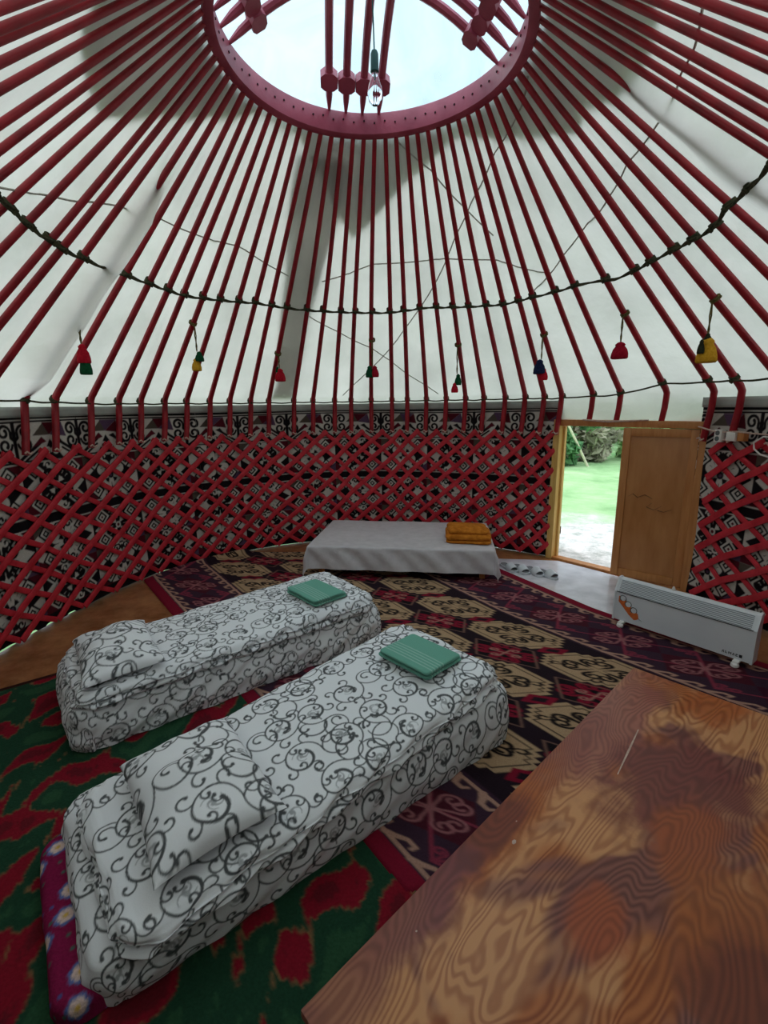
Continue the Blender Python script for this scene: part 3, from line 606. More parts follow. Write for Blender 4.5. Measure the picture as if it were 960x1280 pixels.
# ------------------------------------------------------------------ tassels
def tuft(c, L_, r, m_, parent, lean=(0, 0)):
    mb = MB(); prof = [(.003, 0), (.35*r, -.05*L_), (.62*r, -.16*L_), (.55*r, -.26*L_), (.80*r, -.45*L_), (1.0*r, -.72*L_), (1.02*r, -.93*L_), (.9*r, -1.0*L_), (.3*r, -.96*L_)]
    mb.lathe((0, 0, 0), prof, 26, wob=lambda a, h: 1+.07*math.sin(13*a+h*30)*(1 if h < -.3*L_ else 0))
    mb.v = [(x+c[0]+lean[0]*(-z), y+c[1]+lean[1]*(-z), z+c[2]) for x, y, z in mb.v]
    return mb.build('tuft', M[m_], parent, sharp=False)
def tassel(i, t, tl, drop, specs, label, rr=.03):
    top = Vector(roof(float(i), t, -.028)); o = empty('tassel', tuple(top), label, 'tassel', 'wool tassels on the roof poles')
    k = MB(); c = Vector(roof(float(i), t)); d = (Vector(roof(float(i), t+.02))-c).normalized(); u = d.orthogonal().normalized(); v_ = d.cross(u)
    for q_ in (-.006, .008): k.tube([c+d*q_+(u*math.cos(a)+v_*math.sin(a))*.029 for a in np.linspace(0, 2*PI, 13)], .007, 6)
    b_ = top - Vector((0, 0, drop))
    for s in (-1, 1): k.tube([top, top*.6+b_*.4+Vector((s*.006, 0, 0)), top*.2+b_*.8+Vector((-s*.004, 0, 0)), b_], .0045, 6)
    k.build('cord', M['t_cord'], o)
    for dx, dz, L_, r, m_ in specs: tuft((b_.x+dx, b_.y-.01*abs(dx)/.02, b_.z-dz), L_, r, m_, o)
tassel(-15, .285, 0, .15, [(.004, 0, .13, .042, 't_red'), (.010, .075, .13, .038, 't_green')], 'red over green wool tassel hanging beside the canvas fold')
tassel(-10, .345, 0, .22, [(.022, .0, .085, .036, 't_green'), (-.012, .055, .11, .040, 't_yellow')], 'green and yellow wool tassel hanging two hands above the wall')
tassel(-5, .245, 0, .13, [(-.018, -.02, .06, .018, 't_green'), (.006, 0, .13, .052, 't_red')], 'bright red wool tassel hanging in front of the grey strap')
tassel(0, .315, 0, .24, [(-.030, 0, .12, .040, 't_green'), (.026, .002, .115, .040, 't_dred')], 'green and red wool tassels side by side above the low table')
tassel(5, .275, 0, .27, [(.012, 0, .11, .034, 't_green'), (-.022, .085, .10, .034, 't_red')], 'small green over red tassel above the folded blanket')
tassel(10, .285, 0, .20, [(-.016, 0, .13, .052, 't_navy'), (.022, .075, .11, .040, 't_red')], 'navy blue and red wool tassel nearest the doorway jamb')
tassel(13, .32, 0, .19, [(0, 0, .13, .062, 't_dred')], 'round dark red wool tassel hanging above the open doorway')
tassel(16, .30, 0, .21, [(.0, -.02, .05, .022, 't_black'), (-.052, .02, .09, .020, 't_black'), (.006, .005, .16, .058, 't_yellow')], 'yellow wool tassel with black cord above the closed door leaf')
# ------------------------------------------------------------------ lattice walls
def lattice(i0, i1, label, skip=lambda k: False, extra=()):
    c = W(phi_of((i0+i1)/2), -.05, 0.02); o = empty('lattice_panel', tuple(c), label, 'lattice wall', 'red lattice wall panels')
    Z0, Z1, SPAN = .03, 1.36, 6.6
    for sgn, off, hw in ((-1, -.024, .021), (1, -.038, .026)):
        starts = [k for k in np.arange(math.floor(i0-SPAN), math.ceil(i1+SPAN)+1)] + [e+.5 for e in extra]
        for k in starts:
            pts = []
            for u in np.linspace(0, 1, 15):
                i = k + sgn*SPAN*u; pts.append((i, Z0+(Z1-Z0)*u))
            # clip to the panel
            a = np.array(pts); fi = np.linspace(a[0, 0], a[-1, 0], 200); fz = np.linspace(a[0, 1], a[-1, 1], 200); ok = (fi >= i0-.02) & (fi <= i1+.02)
            if ok.sum() < 14: continue
            fi, fz = fi[ok], fz[ok]; sel = np.linspace(0, len(fi)-1, 12).astype(int); fi, fz = fi[sel], fz[sel]
            ht = .006; P = []
            for i, z in zip(fi, fz):
                base = W(phi_of(i), off, z); P.append(base)
            P = np.array(P); tg = np.gradient(P, axis=0); tg /= np.linalg.norm(tg, axis=1)[:, None]
            a_ = np.radians(phi_of(fi)); nn_ = np.stack([np.sin(a_), np.cos(a_), 0*a_], 1); sd = np.cross(nn_, tg); sd /= np.linalg.norm(sd, axis=1)[:, None]
            mb = MB(); V = []
            for p, s1, n1 in zip(P, sd, nn_):
                for x, y in ((-1, -.4), (-.7, -1), (.7, -1), (1, -.4), (1, 1), (-1, 1)): V.append(p + s1*hw*x + n1*ht*y)
            m2 = len(P); F = [(r_*6+j, r_*6+(j+1) % 6, (r_+1)*6+(j+1) % 6, (r_+1)*6+j) for r_ in range(m2-1) for j in range(6)] + [tuple(range(6)), tuple(reversed(range((m2-1)*6, m2*6)))]
            mb.add(V, F); mb.build('slat', M['slat'], o)
lattice(-20, -4, 'red wooden lattice wall panel beside the two beds')
lattice(-5.5, 9.8, 'red wooden lattice wall panel behind the low table')
lattice(14, 20, 'red wooden lattice wall panel behind the heater')
# ------------------------------------------------------------------ doorway
JA = Vector((1.85, 4.925, 0)); JB = Vector((2.665, 3.965, 0)); dd = (JB-JA); DW = dd.length; dd.normalize(); dn = Vector((-dd.y, dd.x, 0)); up = Vector((0, 0, 1))
if dn.dot(JA-Vector((CX, CY, 0))) < 0: dn = -dn
fr = tag(empty('door_1', tuple(JA+dd*DW/2)), kind='structure')
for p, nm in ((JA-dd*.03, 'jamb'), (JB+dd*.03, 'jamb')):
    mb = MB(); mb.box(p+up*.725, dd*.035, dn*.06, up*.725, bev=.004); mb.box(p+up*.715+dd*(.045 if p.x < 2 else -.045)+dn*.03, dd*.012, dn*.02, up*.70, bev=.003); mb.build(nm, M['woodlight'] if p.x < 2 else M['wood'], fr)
mb = MB(); mb.box(JA+dd*DW/2+up*1.455, dd*(DW/2+.065), dn*.06, up*.030, bev=.004); mb.build('lintel', M['wood'], fr)
mb = MB(); mb.box(JA+dd*DW/2+up*.012, dd*(DW/2), dn*.05, up*.012, bev=.004); mb.build('threshold', M['wood'], fr)
mb = MB(); mb.tube([JA+dd*.25+up*1.487-dn*.075, JA+dd*.5+up*1.474-dn*.08, JA+dd*.85+up*1.492-dn*.075], [.008, .010, .007], 7); tag(mb.build('lath', M['lace']), 'thin pale lath lying along the door lintel', 'lath')
def leaf(name, hinge, direc, width, sgn):
    d1 = Vector(direc).normalized(); n1 = Vector((-d1.y, d1.x, 0)); o = tag(empty(name, tuple(hinge)), kind='structure')
    H0, H1 = .03, 1.42; zc = (H0+H1)/2; hh = (H1-H0)/2
    mb = MB(); mb.box(hinge+d1*width/2+up*zc, d1*(width/2-.05), n1*.008, up*(hh-.06), bev=.002); mb.build('panel', M['woodpanel'], o)
    for x in (.032, width-.032):
        mb = MB(); mb.box(hinge+d1*x+up*zc, d1*.032, n1*.02, up*hh, bev=.004); mb.build('stile', M['wood'], o)
    for z in (H0+.035, H1-.035):
        mb = MB(); mb.box(hinge+d1*width/2+up*z, d1*(width/2-.064), n1*.019, up*.035, bev=.004); mb.build('rail', M['wood'], o)
    for z in (.3, 1.15):
        mb = MB(); mb.tube([hinge-n1*.022+up*(z-.04), hinge-n1*.022+up*(z+.04)], .007, 8); mb.box(hinge-n1*.021+d1*.02+up*z, d1*.018, n1*.002, up*.035); mb.build('hinge', M['dark'], o)
    return d1, n1, o
h2 = JB-dd*.012-dn*.02; d1, n1, lf = leaf('door_2', h2, Vector((2.196, 4.345, 0))-Vector((h2.x, h2.y, 0)), (Vector((2.196, 4.345, 0))-Vector((h2.x, h2.y, 0))).length, 1)
# faint dark brush marks on the panel of the closed leaf
mb = MB(); fn = n1 if n1.dot(Vector((0, 0, 0))-h2) > 0 else -n1
for pts in ([(.30, .80), (.36, .83), (.42, .80), (.46, .83), (.50, .80)], [(.22, .74), (.28, .70), (.34, .72), (.30, .76)], [(.14, .72), (.20, .69), (.25, .70)]):
    mb.tube([h2+d1*x+fn*.0092+up*z for x, z in pts], [.004, .008, .010, .008, .004][:len(pts)], 5, flat=.2)
mb.build('stain', M['bark'], lf)
leaf('door_3', JA+dn*.07-dd*.008, Vector((.30, .954, 0)), .57, 1)
# ------------------------------------------------------------------ pale lino by the door
M['pale'] = noisy('pale marbled lino', (186, 184, 190), (228, 226, 232), 5, .22, .15, 9, .6, dim=9)
pl_ = [(1.02, 5.02), (1.26, 4.90), (1.55, 4.86), (1.86, 4.80), (2.06, 4.57), (2.35, 4.20), (2.58, 3.93), (2.50, 3.55), (2.2, 3.25), (1.6, 3.3), (1.1, 4.2)]
mb = MB(); mb.prism(pl_, (0, 0, .0005), (1, 0, 0), (0, 1, 0), (0, 0, .003)); tag(mb.build('lino_sheet', M['pale'], smooth=False), 'pale marbled lino sheet on the floor in front of the doorway', 'lino')
# ------------------------------------------------------------------ carpets
LIB = dict(dark=(34, 22, 30), tan=(168, 138, 108), red=(122, 20, 42), pink=(168, 128, 112), plum=(56, 36, 50), rose=(128, 48, 66), blk=(22, 16, 20))
CW, CL = 2.78, 4.6
CRP = Ras(CW, CL, .005, LIB['dark'])
def medal(c, tanc, inner, s=1.0):
    st_ = []; a, b_, k = .265*s, .202*s, 4
    for qx, qy in ((1, 1), (-1, 1), (-1, -1), (1, -1)):
        stp = [(a-(a-.10*s)*j/k, .06*s+(b_-.06*s)*j/k) for j in range(k+1)]; row = []
        for j in range(k): row += [stp[j], (stp[j][0], stp[j+1][1])]
        row.append(stp[k]); row = [(qx*x, qy*y) for x, y in row]
        st_ += row if qx*qy > 0 else row[::-1]
    CRP.poly([(c[0]+y, c[1]+x) for x, y in st_], tanc)
    CRP.stroke([(c[0]+y*.86, c[1]+x*.86) for x, y in st_+st_[:1]], .008, inner)
    for r in (0, PI/2, PI, 1.5*PI):
        for mr in (0, 1):
            p = xf(HORN, (0, 0), r, 1, mr); p = p*[.152, .195] if abs(math.sin(r)) < .5 else p*[.138, .205]
            CRP.stroke(p+np.array(c), [.019, .021, .015, .021], inner)
    for sx in (-1, 1):
        for sy in (-1, 1):
            CRP.stroke(spiral((c[0]+sx*.115, c[1]+sy*.135), .032, .014, PI if sx > 0 else 0, sx*sy*1.0, 14), [.010, .012, .015], inner)
    for dx, dy in ((.0, .31), (0, -.31)):
        CRP.poly([(c[0]+dx-.09, c[1]+dy), (c[0]+dx, c[1]+dy-.07), (c[0]+dx+.09, c[1]+dy), (c[0]+dx, c[1]+dy+.07)], LIB['red']); CRP.poly([(c[0]+dx-.045, c[1]+dy), (c[0]+dx, c[1]+dy-.035), (c[0]+dx+.045, c[1]+dy), (c[0]+dx, c[1]+dy+.035)], LIB['dark'])
    CRP.stroke([(c[0]-.045, c[1]), (c[0]+.045, c[1])], .024, tanc); CRP.stroke([(c[0], c[1]-.045), (c[0], c[1]+.045)], .024, tanc)
F0, F1 = .62, CW-.66
P0 = .10
for r_ in range(5):
    qx = F1-.22-.27*r_
    for k in range(-1, 10):
        py = P0 + .62*k + (.31 if r_ % 2 else 0)
        if r_ % 2 == 0: medal((qx, py), LIB['tan'], LIB['blk'])
        else:
            CRP.poly([(qx-.15, py), (qx, py-.23), (qx+.15, py), (qx, py+.23)], LIB['blk']); 
            for rr_ in (0, PI/2, PI, 1.5*PI):
                for mr in (0, 1): CRP.stroke(xf(HORN, (0, 0), rr_, 1, mr)*[.15, .20]+np.array((qx, py)), [.022, .022, .016, .022], LIB['red'])
            CRP.disc((qx, py), .035, LIB['red']); CRP.stroke([(qx-.16, py), (qx, py-.25), (qx+.16, py), (qx, py+.25), (qx-.16, py)], .010, (110, 80, 70))
            for rr_ in (0, PI/2, PI, 1.5*PI): CRP.stroke(xf(HORN, (qx, py), rr_+PI/4, .10, 0), .010, (160, 110, 100))
def border(x0, x1, flip):
    s = -1 if flip else 1
    lo, hi = min(x0, x1), max(x0, x1)
    CRP.poly([(lo, 0), (hi, 0), (hi, CL), (lo, CL)], LIB['plum'])
    e = x0  # x0 is the outer edge
    CRP.poly([(e, 0), (e+s*.085, 0), (e+s*.085, CL), (e, CL)], LIB['red'])
    for xh, dr in ((e+s*.105, 1), (e+s*(abs(x1-x0)-.03), -1)):
        CRP.stroke([(xh, 0), (xh, CL)], .020, LIB['pink'])
        for k in range(int(CL/.14)+1):
            y = k*.14; CRP.stroke([(xh, y), (xh+s*dr*.022, y+.03), (xh+s*dr*.05, y+.055), (xh+s*dr*.052, y+.095), (xh+s*dr*.030, y+.10)], [.03, .028, .022, .018, .016], LIB['pink'])
    xa, xb = e+s*.17, e+s*(abs(x1-x0)-.10); xm = (xa+xb)/2
    for k in range(-1, int(CL/.5)+2):
        y = k*.5
        CRP.poly([(xa, y+.25), (xm, y), (xb, y+.25), (xm, y+.5)], (60, 22, 40) if k % 2 else (70, 24, 36))
        CRP.stroke([(xa, y), (xb, y+.5)], .014, LIB['rose']); CRP.stroke([(xb, y), (xa, y+.5)], .014, LIB['rose'])
        for rr_ in (PI/4, .75*PI, 1.25*PI, 1.75*PI):
            for mr in (0, 1): CRP.stroke(xf(HORN, (xm, y+.25), rr_, .165, mr), [.012, .013, .010, .014], (146, 92, 96))
        CRP.disc((xm, y+.25), .02, (146, 92, 96))
        for xx in (xa, xb):
            for mr in (0, 1): CRP.stroke(xf(HORN, (xx, y), 0 if xx == min(xa, xb) else PI, .10, mr), .012, LIB['rose'])
border(CW, F1, True); border(0, F0, False)
LB, LF = np.array([-3.10, 5.30]), np.array([.06, 1.30]); RB, RF = np.array([.86, 5.16]), np.array([2.74, 1.66])
step = .0062
qs = np.linspace(0, 1, int(2.9/step)); ps = np.linspace(0, 1, int(4.5/step)); Qq, Pp = np.meshgrid(qs, ps, indexing='ij')
XY = (LB*(1-Qq[..., None])+RB*Qq[..., None])*(1-Pp[..., None]) + (LF*(1-Qq[..., None])+RF*Qq[..., None])*Pp[..., None]
XY[..., 0] += .30*Qq**2*np.clip(3.6-XY[..., 1], 0, 2)**1.3
rad = np.hypot(XY[..., 0]-CX, XY[..., 1]-CY); azi = np.degrees(np.arctan2(XY[..., 0]-CX, XY[..., 1]-CY))
lim = Rf(azi)-.055; inside = rad < lim
edge = np.minimum(np.minimum(Qq, 1-Qq)*2.9, np.minimum(Pp, 1-Pp)*4.5); edge = np.minimum(edge, np.clip(lim-rad, 0, 1))
zz = np.clip(edge/.012, 0, 1)*.010 + .001 + .001*np.sin(XY[..., 0]*5)*np.sin(XY[..., 1]*4+1)*np.clip(edge*5, 0, 1)
# the carpet rides up where it meets the lattice beside the beds
zz += .05*np.clip(1-(lim-rad)/.10, 0, 1)**1.5*np.exp(-((azi+38)/22)**2)
P = np.concatenate([XY, zz[..., None]+.004], -1); keep = inside[:-1, :-1] & inside[1:, :-1] & inside[1:, 1:] & inside[:-1, 1:]
tag(grid('patterned_carpet', P, M['carpet'], colr=CRP.sample(Qq*CW, Pp*CL), keep=keep), 'dark felt carpet with tan and red horn medallions covering most of the floor', 'carpet')
# green and red pile carpet under the beds
GW, GL = 1.75, 3.3
GRN = Ras(GW, GL, .006, (30, 62, 44))
gu, gv = np.meshgrid((np.arange(GRN.nx)+.5)*GRN.res, (np.arange(GRN.ny)+.5)*GRN.res); T2 = 2*PI
gf = np.sin(T2*gv/.36 + 1.9*np.sin(T2*gu/.74+1.3*np.sin(T2*gv/.83)) + .8*np.sin(T2*gu/.21+gv*9)) + .75*np.sin(T2*gu/.47 + 2.3*np.sin(T2*gv/.52+.6)) + .35*np.sin(T2*(gu*.8+gv)/.17+2*np.sin(gu*11))
gf += .16*np.abs((gu/.018) % 2-1)*np.sign(np.sin(gv*40)) + .10*np.sin(gu*260+gv*50)
def gband(lo, hi, col, w_=.06):
    k = np.clip((gf-lo)/w_+.5, 0, 1)*np.clip((hi-gf)/w_+.5, 0, 1); GRN.a[:] = GRN.a*(1-k[..., None])+lin(col)*k[..., None]
gband(.22, 9, (116, 88, 58)); gband(.33, 9, (126, 20, 36)); gband(1.35, 9, (98, 22, 32)); gband(-9, -1.05, (40, 74, 50))
GRN.poly([(0, 0), (GW, 0), (GW, .05), (0, .05)], (48, 20, 16))
G0 = np.array([-2.78, 2.24]); e1 = np.array([.8, .6]); e2 = np.array([.6, -.8])
uu, vv = np.meshgrid(np.linspace(0, GW, 250), np.linspace(0, GL, 470), indexing='ij'); XY = G0 + uu[..., None]*e1 + vv[..., None]*e2
rad = np.hypot(XY[..., 0]-CX, XY[..., 1]-CY); azi = np.degrees(np.arctan2(XY[..., 0]-CX, XY[..., 1]-CY)); ins = rad < Rf(azi)-.06
edge = np.minimum(np.minimum(uu, GW-uu), np.minimum(vv, GL-vv)); zz = np.clip(edge/.015, 0, 1)*.010 + .001
side_ = (LF[0]-LB[0])*(XY[..., 1]-LB[1])-(LF[1]-LB[1])*(XY[..., 0]-LB[0]); fr_ = (RF[0]-LF[0])*(XY[..., 1]-LF[1])-(RF[1]-LF[1])*(XY[..., 0]-LF[0]); ins &= ~((side_ > .01) & (fr_ > .01))
keep = ins[:-1, :-1] & ins[1:, :-1] & ins[1:, 1:] & ins[:-1, 1:]
tag(grid('pile_carpet', np.concatenate([XY, zz[..., None]], -1), M['pile'], colr=GRN.sample(uu, vv), keep=keep), 'green pile carpet with red flame shapes under the two beds', 'carpet')
# ------------------------------------------------------------------ draped cloth shapes
def drape(name, O, ex, ey, L_, Wd, prof, step, m_, parent=None, tex=None, toff=(0, 0), ztop=None, wr=.006, rc=.05, seed=1, flatcol=None, stiff=1.0, bottom=True, rot=0.0, tscale=1.0):
    """a cloth-covered cushion shape. O corner (x,y), ex/ey floor axes, L_ x Wd core; prof = [(outward, drop)] going down the side;
       ztop(u,v) gives the top height; dense enough to carry its print"""
    prof = np.array(prof, float); seg = np.concatenate([[0], np.cumsum(np.hypot(*np.diff(prof, axis=0).T))]); D = seg[-1]
    a = np.arange(-D, L_+D+step, step); b_ = np.arange(-D, Wd+D+step, step); A, B = np.meshgrid(a, b_, indexing='ij')
    qx, qy = np.clip(A, rc, L_-rc), np.clip(B, rc, Wd-rc); ox, oy = A-qx, B-qy; l = np.hypot(ox, oy); ux, uy = ox/np.maximum(l, 1e-9), oy/np.maximum(l, 1e-9)
    l2 = np.clip(l-rc, 0, None); over_ = l2 > D; l3 = np.minimum(l2, D)
    o_ = np.interp(l3, seg, prof[:, 0]); dr = np.interp(l3, seg, prof[:, 1]); lr = np.minimum(l, rc)
    r = np.random.RandomState(seed); wv = np.zeros(A.shape)
    for k in range(9):
        f = r.uniform(3, 16); th = r.uniform(0, PI); wv += np.sin((A*np.cos(th)+B*np.sin(th))*f + r.uniform(0, 6.28) + 1.3*np.sin(A*3.1+B*2.3+k))*(5/f)*.3
    side = np.clip(l2/.04, 0, 1); top = 1-side
    per = A*np.abs(uy)+B*np.abs(ux) + np.arctan2(uy, ux+1e-9)*.0
    sw = np.sin(per*21+r.uniform(0, 6)+2*np.sin(per*5+l3*20)) + .6*np.sin(per*37+l3*60)
    X = qx + ux*(lr+o_+side*wr*.9*sw*np.clip(l3/.08, 0, 1)); Y = qy + uy*(lr+o_+side*wr*.9*sw*np.clip(l3/.08, 0, 1))
    zt = ztop(np.clip(A/L_, 0, 1), np.clip(B/Wd, 0, 1))
    frac = dr/max(prof[:, 1].max(), 1e-6); bs = ztop.base + getattr(ztop, 'rise', 0)*np.clip(A/L_, 0, 1)
    Z = zt - dr*(zt-bs)/(ztop.h) + wr*wv*top*.9 + side*wr*.5*np.sin(per*17+l3*40)*(1-frac)
    ex, ey = np.array(ex), np.array(ey)
    XYw = np.array(O) + X[..., None]*ex + Y[..., None]*ey
    P = np.concatenate([XYw, np.maximum(Z, bs)[..., None]], -1)
    keep = ~(over_[:-1, :-1] & over_[1:, :-1] & over_[1:, 1:] & over_[:-1, 1:])
    cr_, sr_ = math.cos(rot), math.sin(rot)
    C_ = None if tex is None else (tex(A, B) if callable(tex) else tex.sample((A*cr_-B*sr_)*tscale+toff[0], (A*sr_+B*cr_)*tscale+toff[1]))
    return grid(name, P, m_, parent, colr=C_, keep=keep)
class ZT:
    """height of the top: h0 at u=0 rising to h1 at u=1, resting on base, puffed by dome"""
    def __init__(s, h0, h1, base, dome=.02, pw=4): s.h0, s.h1, s.base, s.dome, s.h = h0, h1, base, dome, 1.0; s.pw = pw
    def __call__(s, u, v): return s.h0 + (s.h1-s.h0)*u + s.dome*(1-(2*u-1)**s.pw)*(1-(2*v-1)**2)
def rounded(h, r, bulge=.0, tuck=.0):
    """side profile (fractions of the height): round shoulder, straight side, tucked foot"""
    p = [(r*math.sin(t), r/h*(1-math.cos(t))) for t in np.linspace(0, PI/2, 7)]
    y0 = r/h
    for k in np.linspace(.15, 1, 8): p.append((r + bulge*math.sin(PI*k) - tuck*k**3, y0+(1-y0)*k))
    return p
def scale_prof(p, h): return [(a, b_*h) for a, b_ in p]
class ZT2(ZT):
    def __init__(s, h0, h1, base, drop, dome=.02, pw=4): super().__init__(h0, h1, base, dome, pw); s.h = drop
def bedding(name, O, ex, ey, x0, x1, y0, y1, h0, h1, base, r, bulge, tuck, step, tex_off, dome, wr, seed, label, cat, group=None, mat_='scroll', tex=SCR, pw=6, rc=.05, rot=0., ts=1.0, prof=None, rise=0):
    hm = (h0+h1)/2-base; pf = scale_prof(prof or rounded(hm, r, bulge, tuck), hm)
    ex, ey = np.array(ex), np.array(ey); oo = np.array(O)+ex*(x0+r)+ey*(y0+r)
    z = ZT2(h0, h1, base, hm, dome, pw); z.rise = rise
    ob = drape(name, oo, ex, ey, x1-x0-2*r, y1-y0-2*r, pf, step, M[mat_], None, tex, tex_off, z, wr, rc, seed, rot=rot, tscale=ts)
    return tag(ob, label, cat, group) if label else ob
EX, EY = (.79, .613), (-.613, .79)
A0 = (-.81, .95); B0 = (-1.53, 1.99)
# two folded edges show along the side of each duvet
def folded(h, r):
    p = [(r*math.sin(t), r/h*(1-math.cos(t))) for t in np.linspace(0, PI/2, 6)]
    return p + [(r+.004, .42), (r-.012, .52), (r-.016, .56), (r+.004, .66), (r+.006, .82), (r-.016, 1.0)]
bedding('mattress', A0, EX, EY, 0, 1.83, 0, .78, .165, .30, .017, .05, .012, .0, .0036, (.1, .2), .0, .0035, 3, 'scroll print covered mattress under the folded duvet, next to the plywood table', 'mattress', 'mattresses on the carpet')
DA = .055; EXa = (EX[0]*math.cos(DA)+EY[0]*math.sin(DA), EX[1]*math.cos(DA)+EY[1]*math.sin(DA)); EYa = (-EXa[1], EXa[0])
bedding('duvet', (A0[0]+EX[0]*.085-EY[0]*.065, A0[1]+EX[1]*.085-EY[1]*.065), EXa, EYa, 0, 1.69, 0, .72, .262, .41, .170, .055, .01, .01, .0036, (.03, .31), .018, .008, 8, 'white duvet with grey scrolls folded flat on the mattress next to the plywood table', 'duvet', 'folded duvets', prof=folded(.13, .055), rise=.125)
bedding('mattress', B0, EX, EY, 0, 1.88, -.05, .70, .24, .27, .017, .05, .015, .0, .006, (.33, .12), .0, .007, 5, 'scroll print covered mattress of the bed by the lattice wall', 'mattress', 'mattresses on the carpet')
bedding('duvet', B0, EX, EY, .03, 1.82, -.07, .63, .315, .385, .235, .055, .01, .01, .006, (.21, .02), .015, .009, 9, 'white duvet with grey scrolls folded on the bed by the lattice wall', 'duvet', 'folded duvets', prof=folded(.11, .05), rise=.03)
# pink flowered quilt showing under the near bed
FLW = Ras(.3, .3, .003, (126, 24, 66), True); q = random.Random(3)
for k in range(26):
    c = (q.uniform(0, .3), q.uniform(0, .3)); FLW.disc(c, .006, q.choice(((70, 80, 140), (150, 40, 90), (60, 100, 90))))
for c in ((.05, .06), (.19, .09), (.11, .19), (.26, .22), (.03, .27)):
    for a in range(7): FLW.disc((c[0]+.022*math.cos(a*.9), c[1]+.022*math.sin(a*.9)), .013, (84, 104, 160))
    for a in range(6): FLW.disc((c[0]+.013*math.cos(a*1.05), c[1]+.013*math.sin(a*1.05)), .012, (214, 186, 178))
    FLW.disc(c, .008, (206, 164, 70))
bedding('quilt', A0, EX, EY, -.09, .9, .02, .70, .085, .085, .017, .03, .0, .0, .006, (0, 0), .0, .004, 6, 'pink flowered quilt sticking out under the foot of the near bed', 'quilt', None, 'pile', FLW)
# pillows
def pillow(O, ex, ey, L_, Wd, z0, th, tilt, label, toff, seed, step):
    """cushion with pinched corners"""
    n1_, n2_ = int(L_/step), int(Wd/step); u, v = np.meshgrid(np.linspace(-1, 1, n1_), np.linspace(-1, 1, n2_), indexing='ij')
    r = np.random.RandomState(seed)
    pin = 1-.07*(1-np.abs(v)**2)*np.abs(u)**3; pin2 = 1-.07*(1-np.abs(u)**2)*np.abs(v)**3
    hgt = (np.clip(1-u**2, 0, 1)**.48*np.clip(1-v**2, 0, 1)**.48)
    wv = sum(np.sin(u*r.uniform(2, 7)*np.cos(k)+v*r.uniform(2, 7)*np.sin(k)*2+r.uniform(0, 6)) for k in range(6))*.004
    wv2 = .010*np.sin(np.arctan2(v, u)*9+r.uniform(0, 6))*np.clip(np.hypot(u, v)-.45, 0, 1)
    ex, ey = np.array(ex), np.array(ey)
    XY = np.array(O) + ((u*pin)*L_/2)[..., None]*ex + ((v*pin2)*Wd/2)[..., None]*ey
    zt = z0 + th*.30 + th*.70*hgt + (wv+wv2)*hgt**.5 + tilt[0]*u + tilt[1]*v; zb = z0 + th*.30 - th*.30*hgt + tilt[0]*u + tilt[1]*v
    Ctop = SCR.sample(u*L_/2*.92+toff[0], v*Wd/2*.92+toff[1])
    P = np.concatenate([np.concatenate([XY, zt[..., None]], -1), np.concatenate([XY[:, ::-1], zb[:, ::-1, None]], -1)], 1); P = np.concatenate([P, P[:, :1]], 1)
    Cc = np.concatenate([Ctop, Ctop[:, ::-1]], 1); Cc = np.concatenate([Cc, Cc[:, :1]], 1)
    return tag(grid('pillow', P, M['scroll'], colr=Cc), label, 'pillow', 'pillows with grey scrolls')
def loc(O, x, y): return (O[0]+EX[0]*x+EY[0]*y, O[1]+EX[1]*x+EY[1]*y)
def rotax(a): return ((EX[0]*math.cos(a)+EY[0]*math.sin(a), EX[1]*math.cos(a)+EY[1]*math.sin(a)), (-EX[0]*math.sin(a)+EY[0]*math.cos(a), -EX[1]*math.sin(a)+EY[1]*math.cos(a)))
ra = rotax(-.02); pillow(loc(A0, .395, .285), ra[0], ra[1], .41, .59, .305, .14, (.016, 0), 'plump scroll print pillow on the bed next to the plywood table', (.1, .1), 2, .004)
ra = rotax(-.03); pillow(loc(B0, .27, .25), ra[0], ra[1], .38, .60, .322, .14, (.01, 0), 'plump scroll print pillow on the bed by the lattice wall', (.3, .25), 4, .005)
# towels
def towel(O, ex, ey, L_, Wd, z0, seed, label, stripe):
    o = empty('towel', (O[0], O[1], z0), label, 'towel', 'folded green towels')
    def tx(A, B):
        base = np.broadcast_to(lin((112, 170, 152)), A.shape+(3,)).copy(); x = B/Wd if stripe == 'w' else A/L_
        for s in (.12, .2, .28, .36, .44):
            k = np.clip(1-np.abs(x-s)/.012, 0, 1)[..., None]*.55; base = base*(1-k)+lin((208, 226, 220))*k
        return base
    h = .017
    for k in range(3):
        d_ = .006*k*(1 if k % 2 else -1)
        z = ZT2(z0+h*(k+1), z0+h*(k+1), z0+h*k+.001, h, .003, 4); ex_, ey_ = np.array(ex), np.array(ey)
        oo = np.array(O)-ex_*(L_/2-d_)-ey_*(Wd/2-d_*.7)
        pf = [(.008*math.sin(t), h*.5*(1-math.cos(t))) for t in np.linspace(0, PI, 9)]
        ob = drape('layer', oo, ex_, ey_, L_-.012*k, Wd-.010*k, pf, .005, M['towel'], None, tx, (0, 0), z, .0025, .012, seed+k); ob.parent = o; ob.matrix_parent_inverse = Matrix.Translation(-Vector(o.location))
ra = rotax(.10); towel(loc(A0, 1.50, .34), ra[0], ra[1], .25, .32, .418, 3, 'folded green towel on the duvet next to the plywood table', 'l')
ra = rotax(.08); towel(loc(B0, 1.48, .18), ra[0], ra[1], .25, .34, .389, 12, 'folded green towel on the duvet by the lattice wall', 'l')
